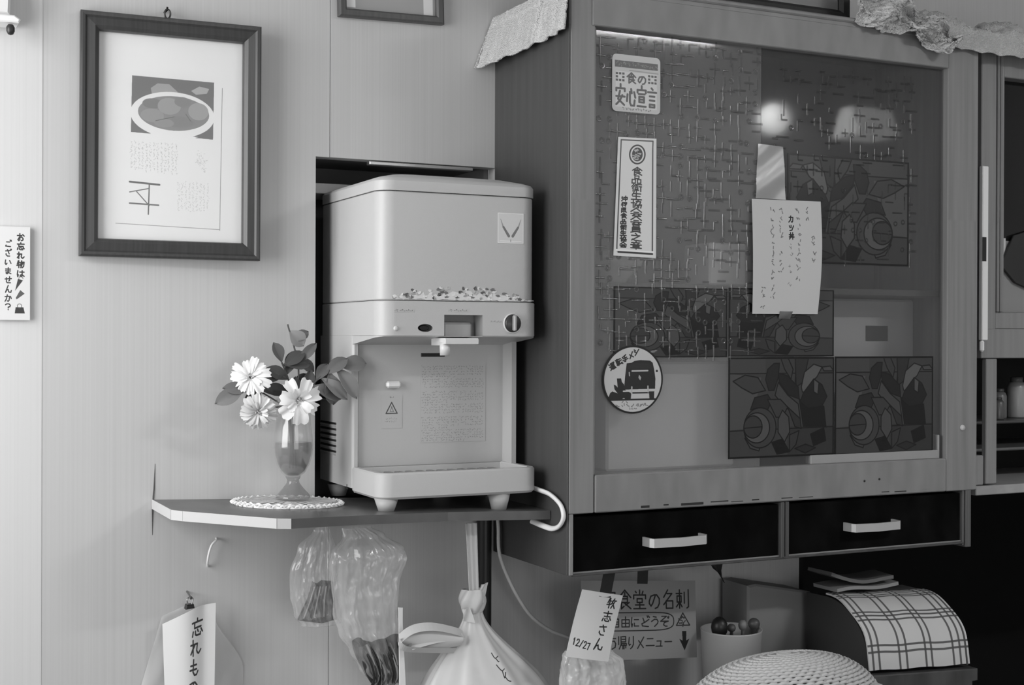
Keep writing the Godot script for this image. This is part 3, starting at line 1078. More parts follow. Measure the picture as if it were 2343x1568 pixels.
func build_shelf_things() -> void:
	var t := thing("wall_shelf", "wall shelf board with angled corners and a peeling white front edge under the tea machine", "shelf", 0.74, -0.29, 0.12)
	var o := PackedVector2Array([Vector2(0.437, 0.001), Vector2(0.437, 0.145), Vector2(0.45, 0.165), Vector2(0.565, 0.272), Vector2(0.585, 0.277), Vector2(0.70, 0.25), Vector2(0.86, 0.226), Vector2(1.046, 0.226), Vector2(1.046, 0.001)])
	var tilt := func(v: Vector3) -> Vector3: return v + Vector3(0, shelf_y(v.x), 0)
	var top := wood(0.42, 0.35, 0.8, 1.0, Vector3(0.6, 3, 3), 8)
	var s := S()
	var ix := Geometry2D.triangulate_polygon(o)
	for k in range(0, ix.size(), 3):
		var a: Vector3 = tilt.call(Vector3(o[ix[k]].x, 0, o[ix[k]].y))
		var b: Vector3 = tilt.call(Vector3(o[ix[k + 1]].x, 0, o[ix[k + 1]].y))
		var c: Vector3 = tilt.call(Vector3(o[ix[k + 2]].x, 0, o[ix[k + 2]].y))
		outt(s, Vector3(0.74, -0.4, 0.12), a, b, c)
		var dn := Vector3(0, -0.0145, 0)
		outt(s, Vector3(0.74, 0.4, 0.12), a + dn, b + dn, c + dn)
	for i in o.size():
		var j := (i + 1) % o.size()
		var a: Vector3 = tilt.call(Vector3(o[i].x, 0, o[i].y))
		var b: Vector3 = tilt.call(Vector3(o[j].x, 0, o[j].y))
		outq(s, Vector3(0.74, -0.285, 0.12), a, b, b - Vector3(0, 0.0145, 0), a - Vector3(0, 0.0145, 0))
	obj("board", s, top, t)
	s = S()
	for i in [0, 1, 2, 3]:
		var n := Vector3(-(o[i + 1] - o[i]).y, 0, (o[i + 1] - o[i]).x).normalized()
		if n.z < 0 or n.x > 0:
			n = -n
		if i == 0:
			n = Vector3(-1, 0, 0)
		if i == 3:
			n = Vector3(-0.2, 0, 0.97)
		var a: Vector3 = tilt.call(Vector3(o[i].x, 0.0004, o[i].y))
		var b: Vector3 = tilt.call(Vector3(o[i + 1].x, 0.0004, o[i + 1].y))
		var dn := Vector3(0, -0.0152, 0)
		var ctr := (a + b + dn) / 2.0 - n * 0.01
		n *= 0.0011
		outq(s, ctr, a + n, b + n, b + n + dn, a + n + dn)
		outq(s, ctr - Vector3(0, 0.1, 0), a, b, b + n, a + n)
		outq(s, ctr + Vector3(0, 0.1, 0), a + dn, b + dn, b + n + dn, a + n + dn)
	obj("edge_strip", s, mat(0.77, 0.5), t)
	# doily
	base(0.637, -0.269, 0.085)
	s = S()
	var oo := PackedVector2Array()
	for k in 140:
		var a := TAU * k / 140
		var w := 1.0 + 0.02 * absf(sin(a * 14)) + 0.012 * sin(a * 3 + 1)
		oo.append(Vector2(0.637 + cos(a) * 0.089 * w, 0.085 + sin(a) * 0.077 * w))
	for l in 2:
		var ring := oo if l == 0 else scaled(oo, 0.012)
		var y0 := 0.0004 + l * 0.003
		var pts := []
		for q in ring:
			pts.append(Vector3(q.x, shelf_y(q.x) + y0, q.y))
		for i in pts.size():
			var a: Vector3 = pts[i]
			var b: Vector3 = pts[(i + 1) % pts.size()]
			var c := Vector3(0.637, shelf_y(0.637) + y0 + 0.0032, 0.085)
			var upv := Vector3(0, 0.003 + 0.0012 * sin(i * 1.3), 0)
			outt(s, Vector3(0.637, -1, 0.085), a + upv, b + upv, c)
			outq(s, Vector3(0.637, a.y, 0.085), a, b, b + Vector3(0, 0.003 + 0.0012 * sin((i + 1) * 1.3), 0), a + upv)
	for k in 46:                                    # crocheted loops along the rim
		var a := TAU * k / 46
		var c := Vector3(0.637 + cos(a) * 0.088, 0, 0.085 + sin(a) * 0.076)
		c.y = shelf_y(c.x) + 0.004
		tube(s, [c + Vector3(-0.004, -0.002, 0), c + Vector3(0, 0.0012, 0), c + Vector3(0.004, -0.002, 0)], 0.0024, 6)
	solo("doily", "white crocheted oval doily under the glass vase", "doily", s, rough_noise(0.95, 0.9, 0.2, 0.08, 20.0))
	build_vase()

func build_vase() -> void:
	var cx := 0.646
	var cz := 0.085
	var yb := shelf_y(cx) + 0.0085
	var t := thing("glass_vase", "stemmed flute glass vase half filled with water on the doily", "vase", cx, yb, cz)
	var s := S()
	var prof := [Vector2(0.0001, 0.0), Vector2(0.027, 0.0), Vector2(0.0285, 0.002), Vector2(0.027, 0.006), Vector2(0.017, 0.017), Vector2(0.0105, 0.026), Vector2(0.0095, 0.031), Vector2(0.0125, 0.036)]
	var pr := []
	for q in prof:
		pr.append(Vector2(q.x, q.y + yb))
	lathe(s, Vector3(cx, 0, cz), pr, 36)
	obj("foot", s, clear(0.42, 0.36, 0.05), t)
	s = S()
	var bowl := [Vector2(0.0001, 0.037), Vector2(0.0125, 0.037), Vector2(0.02, 0.044), Vector2(0.0265, 0.056), Vector2(0.031, 0.072), Vector2(0.0322, 0.084), Vector2(0.031, 0.1), Vector2(0.0285, 0.12), Vector2(0.0275, 0.14), Vector2(0.029, 0.155), Vector2(0.031, 0.162)]
	pr = []
	for q in bowl:
		pr.append(Vector2(q.x, q.y + yb))
	for k in range(bowl.size() - 1, 0, -1):
		pr.append(Vector2(maxf(0.0001, bowl[k].x - 0.0016), bowl[k].y + yb + 0.001))
	lathe(s, Vector3(cx, 0, cz), pr, 36)
	obj("bowl", s, clear(0.75, 0.14, 0.04), t)
	s = S()
	pr = []
	for q in [Vector2(0.0001, 0.039), Vector2(0.011, 0.039), Vector2(0.0182, 0.046), Vector2(0.0246, 0.057), Vector2(0.029, 0.072), Vector2(0.0303, 0.084), Vector2(0.0296, 0.092), Vector2(0.0001, 0.092)]:
		pr.append(Vector2(q.x, q.y + yb))
	lathe(s, Vector3(cx, 0, cz), pr, 36)
	obj("water", s, clear(0.32, 0.62, 0.06), t)
	var mouth := Vector3(cx, yb + 0.15, cz)
	var foot := Vector3(cx, yb + 0.05, cz)
	flower("white_flower", "white many-petalled flower at the upper left of the vase, nearest the framed picture", Vector3(0.571, -0.063, 0.1), Vector3(-0.35, 0.25, 0.9), 0.0275, 11, 0.96, mouth, foot, 1)
	flower("white_flower", "brightest white flower with broad petals, hanging over the rim of the vase", Vector3(0.643, -0.1, 0.118), Vector3(0.1, -0.05, 1.0), 0.032, 7, 0.98, mouth, foot, 2)
	flower("white_flower", "lowest white flower at the left of the vase, ragged and drooping", Vector3(0.582, -0.117, 0.108), Vector3(-0.25, -0.5, 0.8), 0.027, 13, 0.9, mouth, foot, 3)
	sprig("leafy_sprig", "tallest leafy sprig rising above the white flowers", [Vector3(0.653, -0.05, 0.09), Vector3(0.636, 0.022, 0.085)], [[0.93, -0.8, 0.03, 0.02, 0.62], [0.8, 0.6, 0.03, 0.013, 0.5], [0.62, -0.55, 0.035, 0.014, 0.45], [0.55, 0.9, 0.04, 0.012, 0.42], [0.3, -1.0, 0.03, 0.013, 0.45]], mouth, foot, 4)
	sprig("leafy_sprig", "leafy sprig leaning over the tea machine's side vents", [Vector3(0.68, -0.07, 0.1), Vector3(0.715, -0.045, 0.1)], [[1.0, 0.1, 0.045, 0.02, 0.6], [0.95, -0.9, 0.055, 0.022, 0.6], [0.7, 0.7, 0.04, 0.017, 0.45], [0.4, -0.3, 0.05, 0.02, 0.5], [0.8, -1.3, 0.05, 0.026, 0.58], [0.5, 1.0, 0.03, 0.014, 0.4], [0.6, -0.6, 0.05, 0.018, 0.62], [0.25, 1.3, 0.034, 0.016, 0.35]], mouth, foot, 5)
	sprig("leafy_sprig", "leafy sprig with a long leaf stretching left below the upper flower", [Vector3(0.6, -0.085, 0.09), Vector3(0.56, -0.083, 0.1)], [[1.0, 3.5, 0.045, 0.018, 0.55], [0.85, 3.0, 0.04, 0.015, 0.5], [0.6, -2.6, 0.03, 0.014, 0.3], [0.35, 2.4, 0.034, 0.014, 0.28], [0.8, 1.7, 0.025, 0.012, 0.5]], mouth, foot, 6)
	sprig("leafy_sprig", "short dark leafy sprig in the middle of the bouquet between the flowers", [Vector3(0.64, -0.075, 0.085), Vector3(0.625, -0.04, 0.09)], [[1.0, 1.9, 0.03, 0.015, 0.4], [0.95, 0.1, 0.04, 0.017, 0.34], [0.7, 1.2, 0.04, 0.016, 0.28], [0.75, 3.3, 0.035, 0.016, 0.32], [0.3, 2.9, 0.04, 0.016, 0.26], [0.9, 0.7, 0.036, 0.016, 0.3], [0.6, 2.6, 0.035, 0.016, 0.32], [0.5, 0.2, 0.036, 0.018, 0.36], [0.2, 1.4, 0.03, 0.016, 0.3]], mouth, foot, 7)

func leaf_shape(s: SurfaceTool, at: Vector3, dir: Vector3, face: Vector3, l: float, w: float, bend: float) -> void:
	var side := dir.cross(face).normalized()
	var nn := side.cross(dir).normalized()
	grid(s, func(u: float, v: float):
		var half := w * sin(PI * pow(v, 0.8)) * (1.0 - 0.15 * v) + 0.0003
		var x: float = (u - 0.5) * 2.0
		return at + dir * (l * (1.0 - v)) - side * x * half + nn * (absf(x) * half * 0.35 - bend * (1.0 - v) * (1.0 - v)), 6, 8, 0.0004)

func flower(called: String, label: String, c: Vector3, face: Vector3, r: float, n: int, v: float, mouth: Vector3, foot: Vector3, sd: int) -> void:
	var g := RandomNumberGenerator.new()
	g.seed = sd
	var t := thing(called, label, "flower", foot.x, foot.y, foot.z, "white flowers in the vase")
	face = face.normalized()
	var ux := face.cross(Vector3.UP).normalized()
	var uy := ux.cross(face)
	var pm := StandardMaterial3D.new()
	pm.albedo_color = Color(v, v, v)
	pm.roughness = 0.7
	pm.backlight_enabled = true
	pm.backlight = Color(0.35, 0.35, 0.35)
	for lay in 2:
		var m := n if lay == 0 else n / 2 + 1
		for k in m:
			var a := TAU * (k + 0.4 * lay + 0.25 * g.randf()) / m
			var out := (ux * cos(a) + uy * sin(a))
			var dir := (out * (1.0 - 0.35 * lay) + face * g.randf_range(0.15, 0.5 + 0.4 * lay)).normalized()
			var s := S()
			var l := r * (1.0 - 0.3 * lay) * g.randf_range(0.85, 1.15)
			var w := l * (0.34 if n < 9 else 0.24) * g.randf_range(0.9, 1.2)
			var side := dir.cross(face).normalized()
			var nn := side.cross(dir).normalized()
			var at := c + out * r * 0.1
			var frill := g.randf() * 6
			grid(s, func(u: float, vv: float):
				var d: float = 1.0 - vv
				var x: float = (u - 0.5) * 2.0
				var half := w * (0.3 + 0.9 * d - 0.25 * pow(d, 6.0))
				return at + dir * l * (d + 0.05 * sin(u * 13 + frill) * d) - side * x * half + nn * (absf(x) * half * 0.3 + l * 0.12 * sin(d * 3.0) - l * 0.2 * d * d + 0.0012 * sin(u * 9 + frill) * d), 8, 7, 0.0004)
			obj("petal", s, pm, t)
	var s := S()
	for k in 14:
		var a := g.randf() * TAU
		var q := sqrt(g.randf()) * r * 0.17
		tube(s, [c + (ux * cos(a) + uy * sin(a)) * q, c + (ux * cos(a) + uy * sin(a)) * q * 1.3 + face * r * 0.28], r * 0.035, 5)
	obj("center", s, mat(0.8, 0.8), t)
	s = S()
	tube(s, curve([c - face * 0.002, c - face * 0.018 + Vector3(0, -0.01, 0), mouth + (c - mouth) * Vector3(0.22, 0, 0.22), mouth + (c - mouth) * Vector3(0.1, 0, 0.1) - Vector3(0, 0.03, 0), foot], 20), 0.0013, 7)
	obj("stem", s, mat(0.3, 0.6), t)

func sprig(called: String, label: String, way: Array, leaves: Array, mouth: Vector3, foot: Vector3, sd: int) -> void:
	var g := RandomNumberGenerator.new()
	g.seed = sd
	var t := thing(called, label, "sprig", foot.x, foot.y, foot.z, "leafy sprigs in the vase")
	var s := S()
	var sp := (way[0] - mouth) as Vector3
	tube(s, curve([foot + Vector3(0.006 * sin(sd), 0, 0.006 * cos(sd)), mouth + sp * Vector3(0.2, 0, 0.2), way[0], way[1]], 18), 0.0014, 7)
	obj("stem", s, mat(0.3, 0.6), t)
	for l in leaves:
		var at: Vector3 = (mouth as Vector3).lerp(way[0], minf(1.0, l[0] * 2.0)) if l[0] < 0.5 else (way[0] as Vector3).lerp(way[1], (l[0] - 0.5) * 2.0)
		var dir := Vector3(cos(l[1]), sin(l[1]), g.randf_range(-0.1, 0.35)).normalized()
		s = S()
		leaf_shape(s, at, dir, Vector3(g.randf_range(-0.5, 0.3), g.randf_range(0.1, 0.6), 1).normalized(), l[2] * 1.15, l[3] * 0.74, l[2] * 0.25)
		obj("leaf", s, mat(l[4] * 0.9, 0.45), t)

# ------------------------------------------------------------------ glazed cabinet
const FZ := 0.2833

func build_cabinet() -> void:
	var t := thing("glazed_cabinet", "large wooden wall cabinet with patterned glass front and two dark drawers", "cabinet", 1.494, -0.39, 0.14)
	var wd := wood(0.56, 0.5, 0.84, 1.0, Vector3(2.2, 0.7, 2.2), 4)
	var wr := wood(0.56, 0.5, 0.84, 1.0, Vector3(0.7, 2.2, 2.2), 4)
	var inn := mat(0.5, 0.7)
	var s := S()
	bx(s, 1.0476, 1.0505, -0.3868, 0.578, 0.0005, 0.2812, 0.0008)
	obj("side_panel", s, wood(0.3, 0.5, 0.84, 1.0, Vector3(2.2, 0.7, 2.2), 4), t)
	s = S()
	bx(s, 1.927, 1.94, -0.29, 0.578, 0.0005, 0.262, 0.0008)
	obj("side_panel", s, wd, t)
	s = S()
	bx(s, 1.0476, 1.94, 0.568, 0.58, 0.0005, 0.286, 0.001)
	obj("top_board", s, wr, t)
	s = S()
	bx(s, 1.062, 1.927, -0.389, -0.383, 0.0005, 0.276, 0.0005)
	obj("bottom_board", s, wr, t)
	s = S()
	bx(s, 1.062, 1.927, -0.383, 0.568, 0.0005, 0.008, 0)
	obj("back_panel", s, inn, t)
	s = S()
	bx(s, 1.062, 1.927, -0.24, -0.228, 0.008, 0.25, 0.0005)
	obj("inner_floor", s, inn, t)
	s = S()
	bx(s, 1.0625, 1.9265, 0.084, 0.096, 0.008, 0.225, 0.001)
	obj("inner_shelf", s, mat(0.36, 0.6), t)
	# stiles and rails of the front
	s = S()
	bx(s, 1.0508, 1.0975, -0.287, 0.575, 0.2187, FZ - 0.0015, 0.0015)
	obj("stile", s, wd, t)
	s = S()
	bx(s, 1.864, 1.941, -0.287, 0.575, 0.262, FZ, 0.0015)
	obj("stile", s, wd, t)
	s = S()
	bx(s, 1.0905, 1.864, 0.515, 0.5745, 0.262, FZ + 0.002, 0.0015)
	obj("rail", s, wr, t)
	s = S()
	bx(s, 1.099, 1.864, -0.287, -0.2245, 0.262, FZ, 0.002)
	obj("rail", s, wr, t)
	s = S()
	bx(s, 1.0976, 1.1015, -0.2245, 0.515, 0.262, FZ - 0.006, 0.001)
	obj("bead", s, wd, t)
	s = S()
	bx(s, 1.09, 1.941, 0.5755, 0.5845, 0.24, FZ + 0.007, 0.0025)
	obj("cornice", s, wr, t)
	s = S()
	bx(s, 1.55, 1.852, -0.2245, -0.2085, 0.258, 0.2745, 0.001)
	obj("runner", s, mat(0.6, 0.5), t)
	s = S()
	bx(s, 1.8515, 1.855, -0.2245, -0.18, 0.258, 0.2745, 0.001)
	obj("runner_stop", s, mat(0.6, 0.5), t)
	for q in [[1.665, -0.2585], [1.7, -0.2565]]:
		s = S()
		lathe_z(s, Vector3(q[0], q[1], FZ + 0.0001), [Vector2(0.0022, 0), Vector2(0.0018, 0.0012), Vector2(0.0001, 0.0012)], 12)
		obj("nail_head", s, mat(0.12, 0.5), t)
	s = S()
	lathe_z(s, Vector3(1.903, -0.167, FZ + 0.0001), [Vector2(0.0055, 0), Vector2(0.005, 0.003), Vector2(0.0001, 0.0036)], 16)
	obj("button", s, mat(0.75, 0.4), t)
	for k in 11:
		var x := 1.16 + 0.05 * k + rng.randf() * 0.03
		if k > 7:
			x += 0.12
		s = S()
		bx(s, x, x + rng.randf_range(0.006, 0.05), -0.2835 + 0.003 * rng.randf(), -0.2822 + 0.003 * rng.randf() + 0.001, FZ - 0.001, FZ + 0.0003, 0.0002)
		obj("scuff", s, mat(0.16, 0.8), t)
	# drawer carcase
	s = S()
	bx(s, 1.0508, 1.0585, -0.387, -0.287, 0.2187, FZ, 0.001)
	obj("drawer_post", s, wd, t)
	s = S()
	bx(s, 1.4785, 1.486, -0.387, -0.2885, 0.2, FZ - 0.001, 0.001)
	bx(s, 1.489, 1.4975, -0.387, -0.2885, 0.2, FZ - 0.003, 0.001)
	obj("drawer_post", s, wood(0.4, 0.5, 0.6, 1.0), t)
	s = S()
	bx(s, 1.908, 1.9125, -0.392, -0.287, 0.2, FZ - 0.003, 0.001)
	bx(s, 1.914, 1.927, -0.396, -0.287, 0.2, FZ, 0.001)
	obj("drawer_post", s, wood(0.46, 0.5, 0.6, 1.0), t)
	s = S()
	bx(s, 1.0585, 1.912, -0.3895, -0.3855, 0.2, FZ - 0.002, 0.001)
	obj("drawer_rail", s, wood(0.36, 0.5, 0.6, 1.0, Vector3(0.8, 3, 3)), t)
	for q in [[1.0605, 1.4765, 1.253], [1.4995, 1.906, 1.681]]:
		s = S()
		bx(s, q[0], q[1], -0.3845, -0.2925, 0.22, FZ - 0.008, 0.0015)
		var dm: StandardMaterial3D = wood(0.1, 0.55, 0.35, 1.0, Vector3(0.5, 3, 3), 9)
		dm.metallic_specular = 0.12
		var d := obj("drawer", s, dm, t)
		s = S()
		var cx: float = q[2]
		var pts := [Vector3(cx - 0.058, -0.3405, FZ - 0.009), Vector3(cx - 0.0575, -0.3405, FZ + 0.014), Vector3(cx - 0.052, -0.3408, FZ + 0.02), Vector3(cx, -0.3418, FZ + 0.021), Vector3(cx + 0.052, -0.3408, FZ + 0.02), Vector3(cx + 0.0575, -0.3405, FZ + 0.014), Vector3(cx + 0.058, -0.3405, FZ - 0.009)]
		for k in pts.size() - 1:
			var a: Vector3 = pts[k]
			var b: Vector3 = pts[k + 1]
			var up := Vector3(0, 0.0075, 0)
			var dn := (b - a).cross(up).normalized() * -0.004
			var c := (a + b + dn) / 2.0
			outq(s, c, a - up, b - up, b + up, a + up)
			outq(s, c, a - up + dn, b - up + dn, b + up + dn, a + up + dn)
			outq(s, c, a + up, b + up, b + up + dn, a + up + dn)
			outq(s, c, a - up, b - up, b - up + dn, a - up + dn)
		var hm := metal(0.82, 0.4)
		hm.metallic = 0.6
		obj("handle", s, hm, d)
	# two sliding panes; the pressed pattern is raised on them
	s = S()
	bx(s, 1.0985, 1.4395, -0.2243, 0.517, 0.2665, 0.2705, 0)
	var p1 := obj("glass_pane", s, clear(0.6, 0.28, 0.04), t)
	s = S()
	bx(s, 1.4405, 1.866, -0.2243, 0.517, 0.2665, 0.2705, 0)
	var p2 := obj("glass_pane", s, clear(0.4, 0.2, 0.04), t)
	pressed(p1, 1.105, 1.432, -0.03, 0.51, 0.2705, 0.8, ridge_glass(0.3, 0.4), 21)
	pressed(p2, 1.46, 1.8, 0.14, 0.49, 0.2705, 0.5, ridge_glass(0.15, 0.48), 22)

func ridge_glass(v: float, alpha: float) -> StandardMaterial3D:
	var m := StandardMaterial3D.new()
	m.transparency = BaseMaterial3D.TRANSPARENCY_ALPHA
	m.albedo_color = Color(v, v, v, alpha)
	m.roughness = 0.09
	m.metallic_specular = 0.75
	return m

func pressed(pane: Node, x0: float, x1: float, y0: float, y1: float, z: float, dense: float, m: Material, sd: int) -> void:
	var g := RandomNumberGenerator.new()
	g.seed = sd
	var s := S()
	var pitch := 0.0175
	var rad := 0.0018
	var y := y0 + pitch / 2
	while y < y1:
		var x := x0 + pitch / 2
		while x < x1:
			if g.randf() < dense:
				var c := Vector3(x + g.randf_range(-0.003, 0.003), y + g.randf_range(-0.003, 0.003), z)
				var h := pitch * g.randf_range(0.35, 0.85)
				var v := pitch * g.randf_range(0.35, 0.85)
				var kind := g.randi() % 6
				if kind < 2:
					ridge(s, c - Vector3(h, 0, 0), c + Vector3(h, 0, 0), rad)
					ridge(s, c - Vector3(0, v, 0), c + Vector3(0, v, 0), rad)
				elif kind == 2:
					ridge(s, c, c + Vector3(h * 1.3, 0, 0), rad)
					ridge(s, c, c + Vector3(0, v * 1.3 * (1 if g.randf() < 0.5 else -1), 0), rad)
				elif kind == 3:
					ridge(s, c - Vector3(h, 0, 0), c + Vector3(h, 0, 0), rad)
				elif kind == 4:
					ridge(s, c - Vector3(0, v, 0), c + Vector3(0, v, 0), rad)
				else:
					var last := c + Vector3(0.004, 0, 0)
					for k in 8:
						var q := c + Vector3(cos(TAU * (k + 1) / 8), sin(TAU * (k + 1) / 8), 0) * 0.004
						ridge(s, last, q, rad)
						last = q
			x += pitch
		y += pitch
	var o := obj("pressed_pattern", s, m, pane)
	o.set_meta("kind", "stuff")

func ridge(s: SurfaceTool, a: Vector3, b: Vector3, r: float) -> void:
	var d := (b - a).normalized()
	var n := Vector3(-d.y, d.x, 0)
	s.set_smooth_group(5)
	for k in 4:
		var t0 := PI * k / 4
		var t1 := PI * (k + 1) / 4
		var o0 := n * cos(t0) * r + Vector3(0, 0, sin(t0) * r * 0.8)
		var o1 := n * cos(t1) * r + Vector3(0, 0, sin(t1) * r * 0.8)
		quad(s, a + o0, a + o1, b + o1, b + o0)
	s.set_smooth_group(FLAT)

func rose_print(var_: int) -> Image:
	var im := sheet(520, 400, 0.27)
	var k := Vector2(520, 400)
	var pl := func(a: Array) -> PackedVector2Array:
		var o := PackedVector2Array()
		for i in range(0, a.size(), 2):
			o.append(Vector2(a[i], a[i + 1]) * k)
		return o
	fill_poly(im, pl.call([0, 0, 0.34, 0, 0.34, 0.16, 0, 0.16]), 0.3)
	fill_poly(im, pl.call([0, 0.16, 0.3, 0.2, 0.2, 0.7, 0, 0.72]), 0.34)
	fill_poly(im, pl.call([0.55, 0.7, 1, 0.7, 1, 1, 0.55, 1]), 0.22)
	line(im, Vector2(0, 64), Vector2(520, 64), 4, 0.05)
	line(im, Vector2(0, 290), Vector2(520, 284), 4, 0.05)
	line(im, Vector2(332, 0), Vector2(320, 120), 4, 0.05)
	var shapes := [
		[[0.62, 0.0, 0.75, 0.0, 0.7, 0.25, 0.63, 0.3], 0.2], [[0.48, 0.0, 0.55, 0.0, 0.6, 0.12, 0.58, 0.22, 0.52, 0.12], 0.26],
		[[0.04, 0.235, 0.15, 0.175, 0.27, 0.2, 0.34, 0.33, 0.22, 0.36, 0.12, 0.3], 0.27], [[0.36, 0.12, 0.42, 0.06, 0.47, 0.06, 0.46, 0.2, 0.42, 0.33, 0.37, 0.33, 0.34, 0.22], 0.15],
		[[0.46, 0.16, 0.54, 0.18, 0.65, 0.3, 0.66, 0.42, 0.56, 0.38, 0.47, 0.25], 0.12], [[0.46, 0.25, 0.55, 0.38, 0.65, 0.47, 0.67, 0.62, 0.58, 0.55, 0.47, 0.43, 0.43, 0.38], 0.3],
		[[0.66, 0.42, 0.75, 0.5, 0.9, 0.5, 0.92, 0.7, 0.7, 0.7], 0.07], [[0.68, 0.3, 0.71, 0.15, 0.8, 0.07, 0.88, 0.1, 0.83, 0.2, 0.79, 0.24, 0.75, 0.36, 0.69, 0.35], 0.4],
		[[0.88, 0.1, 0.96, 0.09, 0.995, 0.14, 0.9, 0.14], 0.33], [[0.7, 0.36, 0.8, 0.22, 0.88, 0.28, 0.93, 0.4, 0.88, 0.5, 0.75, 0.52, 0.67, 0.45], 0.12],
		[[0.8, 0.22, 0.85, 0.26, 0.84, 0.38, 0.8, 0.35], 0.36], [[0.2, 0.52, 0.24, 0.4, 0.36, 0.37, 0.4, 0.44, 0.36, 0.52, 0.27, 0.5], 0.16],
		[[0.36, 0.42, 0.48, 0.42, 0.55, 0.5, 0.5, 0.6, 0.44, 0.6], 0.26], [[0.15, 0.8, 0.2, 0.8, 0.3, 0.87, 0.28, 0.93, 0.2, 0.9], 0.3],
		[[0.55, 0.5, 0.67, 0.62, 0.68, 0.72, 0.62, 0.7], 0.2], [[0.5, 0.53, 0.56, 0.6, 0.57, 0.75, 0.52, 0.85, 0.46, 0.75, 0.46, 0.62], 0.32],
		[[0.57, 0.78, 0.66, 0.74, 0.63, 0.88, 0.57, 0.95], 0.24], [[0.4, 0.85, 0.5, 0.82, 0.57, 0.95, 0.45, 0.97], 0.05], [[0.77, 0.78, 0.9, 0.72, 0.92, 0.85, 0.8, 0.9], 0.05],
		[[0.62, 0.92, 0.72, 0.88, 0.82, 0.92, 0.72, 0.97], 0.17],
	]
	for sh in shapes:
		fill_poly(im, pl.call(sh[0]), sh[1])
		outline(im, pl.call(sh[0]), 4.5, 0.05)
	for e in [[0.29, 0.7, 0.15, 0.2, 0.27], [0.26, 0.7, 0.12, 0.15, 0.36], [0.225, 0.69, 0.085, 0.11, 0.24]]:
		var el := ellipse(e[0] * 520, e[1] * 400, e[2] * 520, e[3] * 400, 30)
		fill_poly(im, el, e[4])
		outline(im, el, 4.5, 0.05)
	line(im, Vector2(75, 280), Vector2(160, 276), 4, 0.05)
	outline(im, PackedVector2Array([Vector2(2, 2), Vector2(517, 2), Vector2(517, 397), Vector2(2, 397)]), 9, 0.04)
	if var_ == 1:
		im.flip_x()
	return im

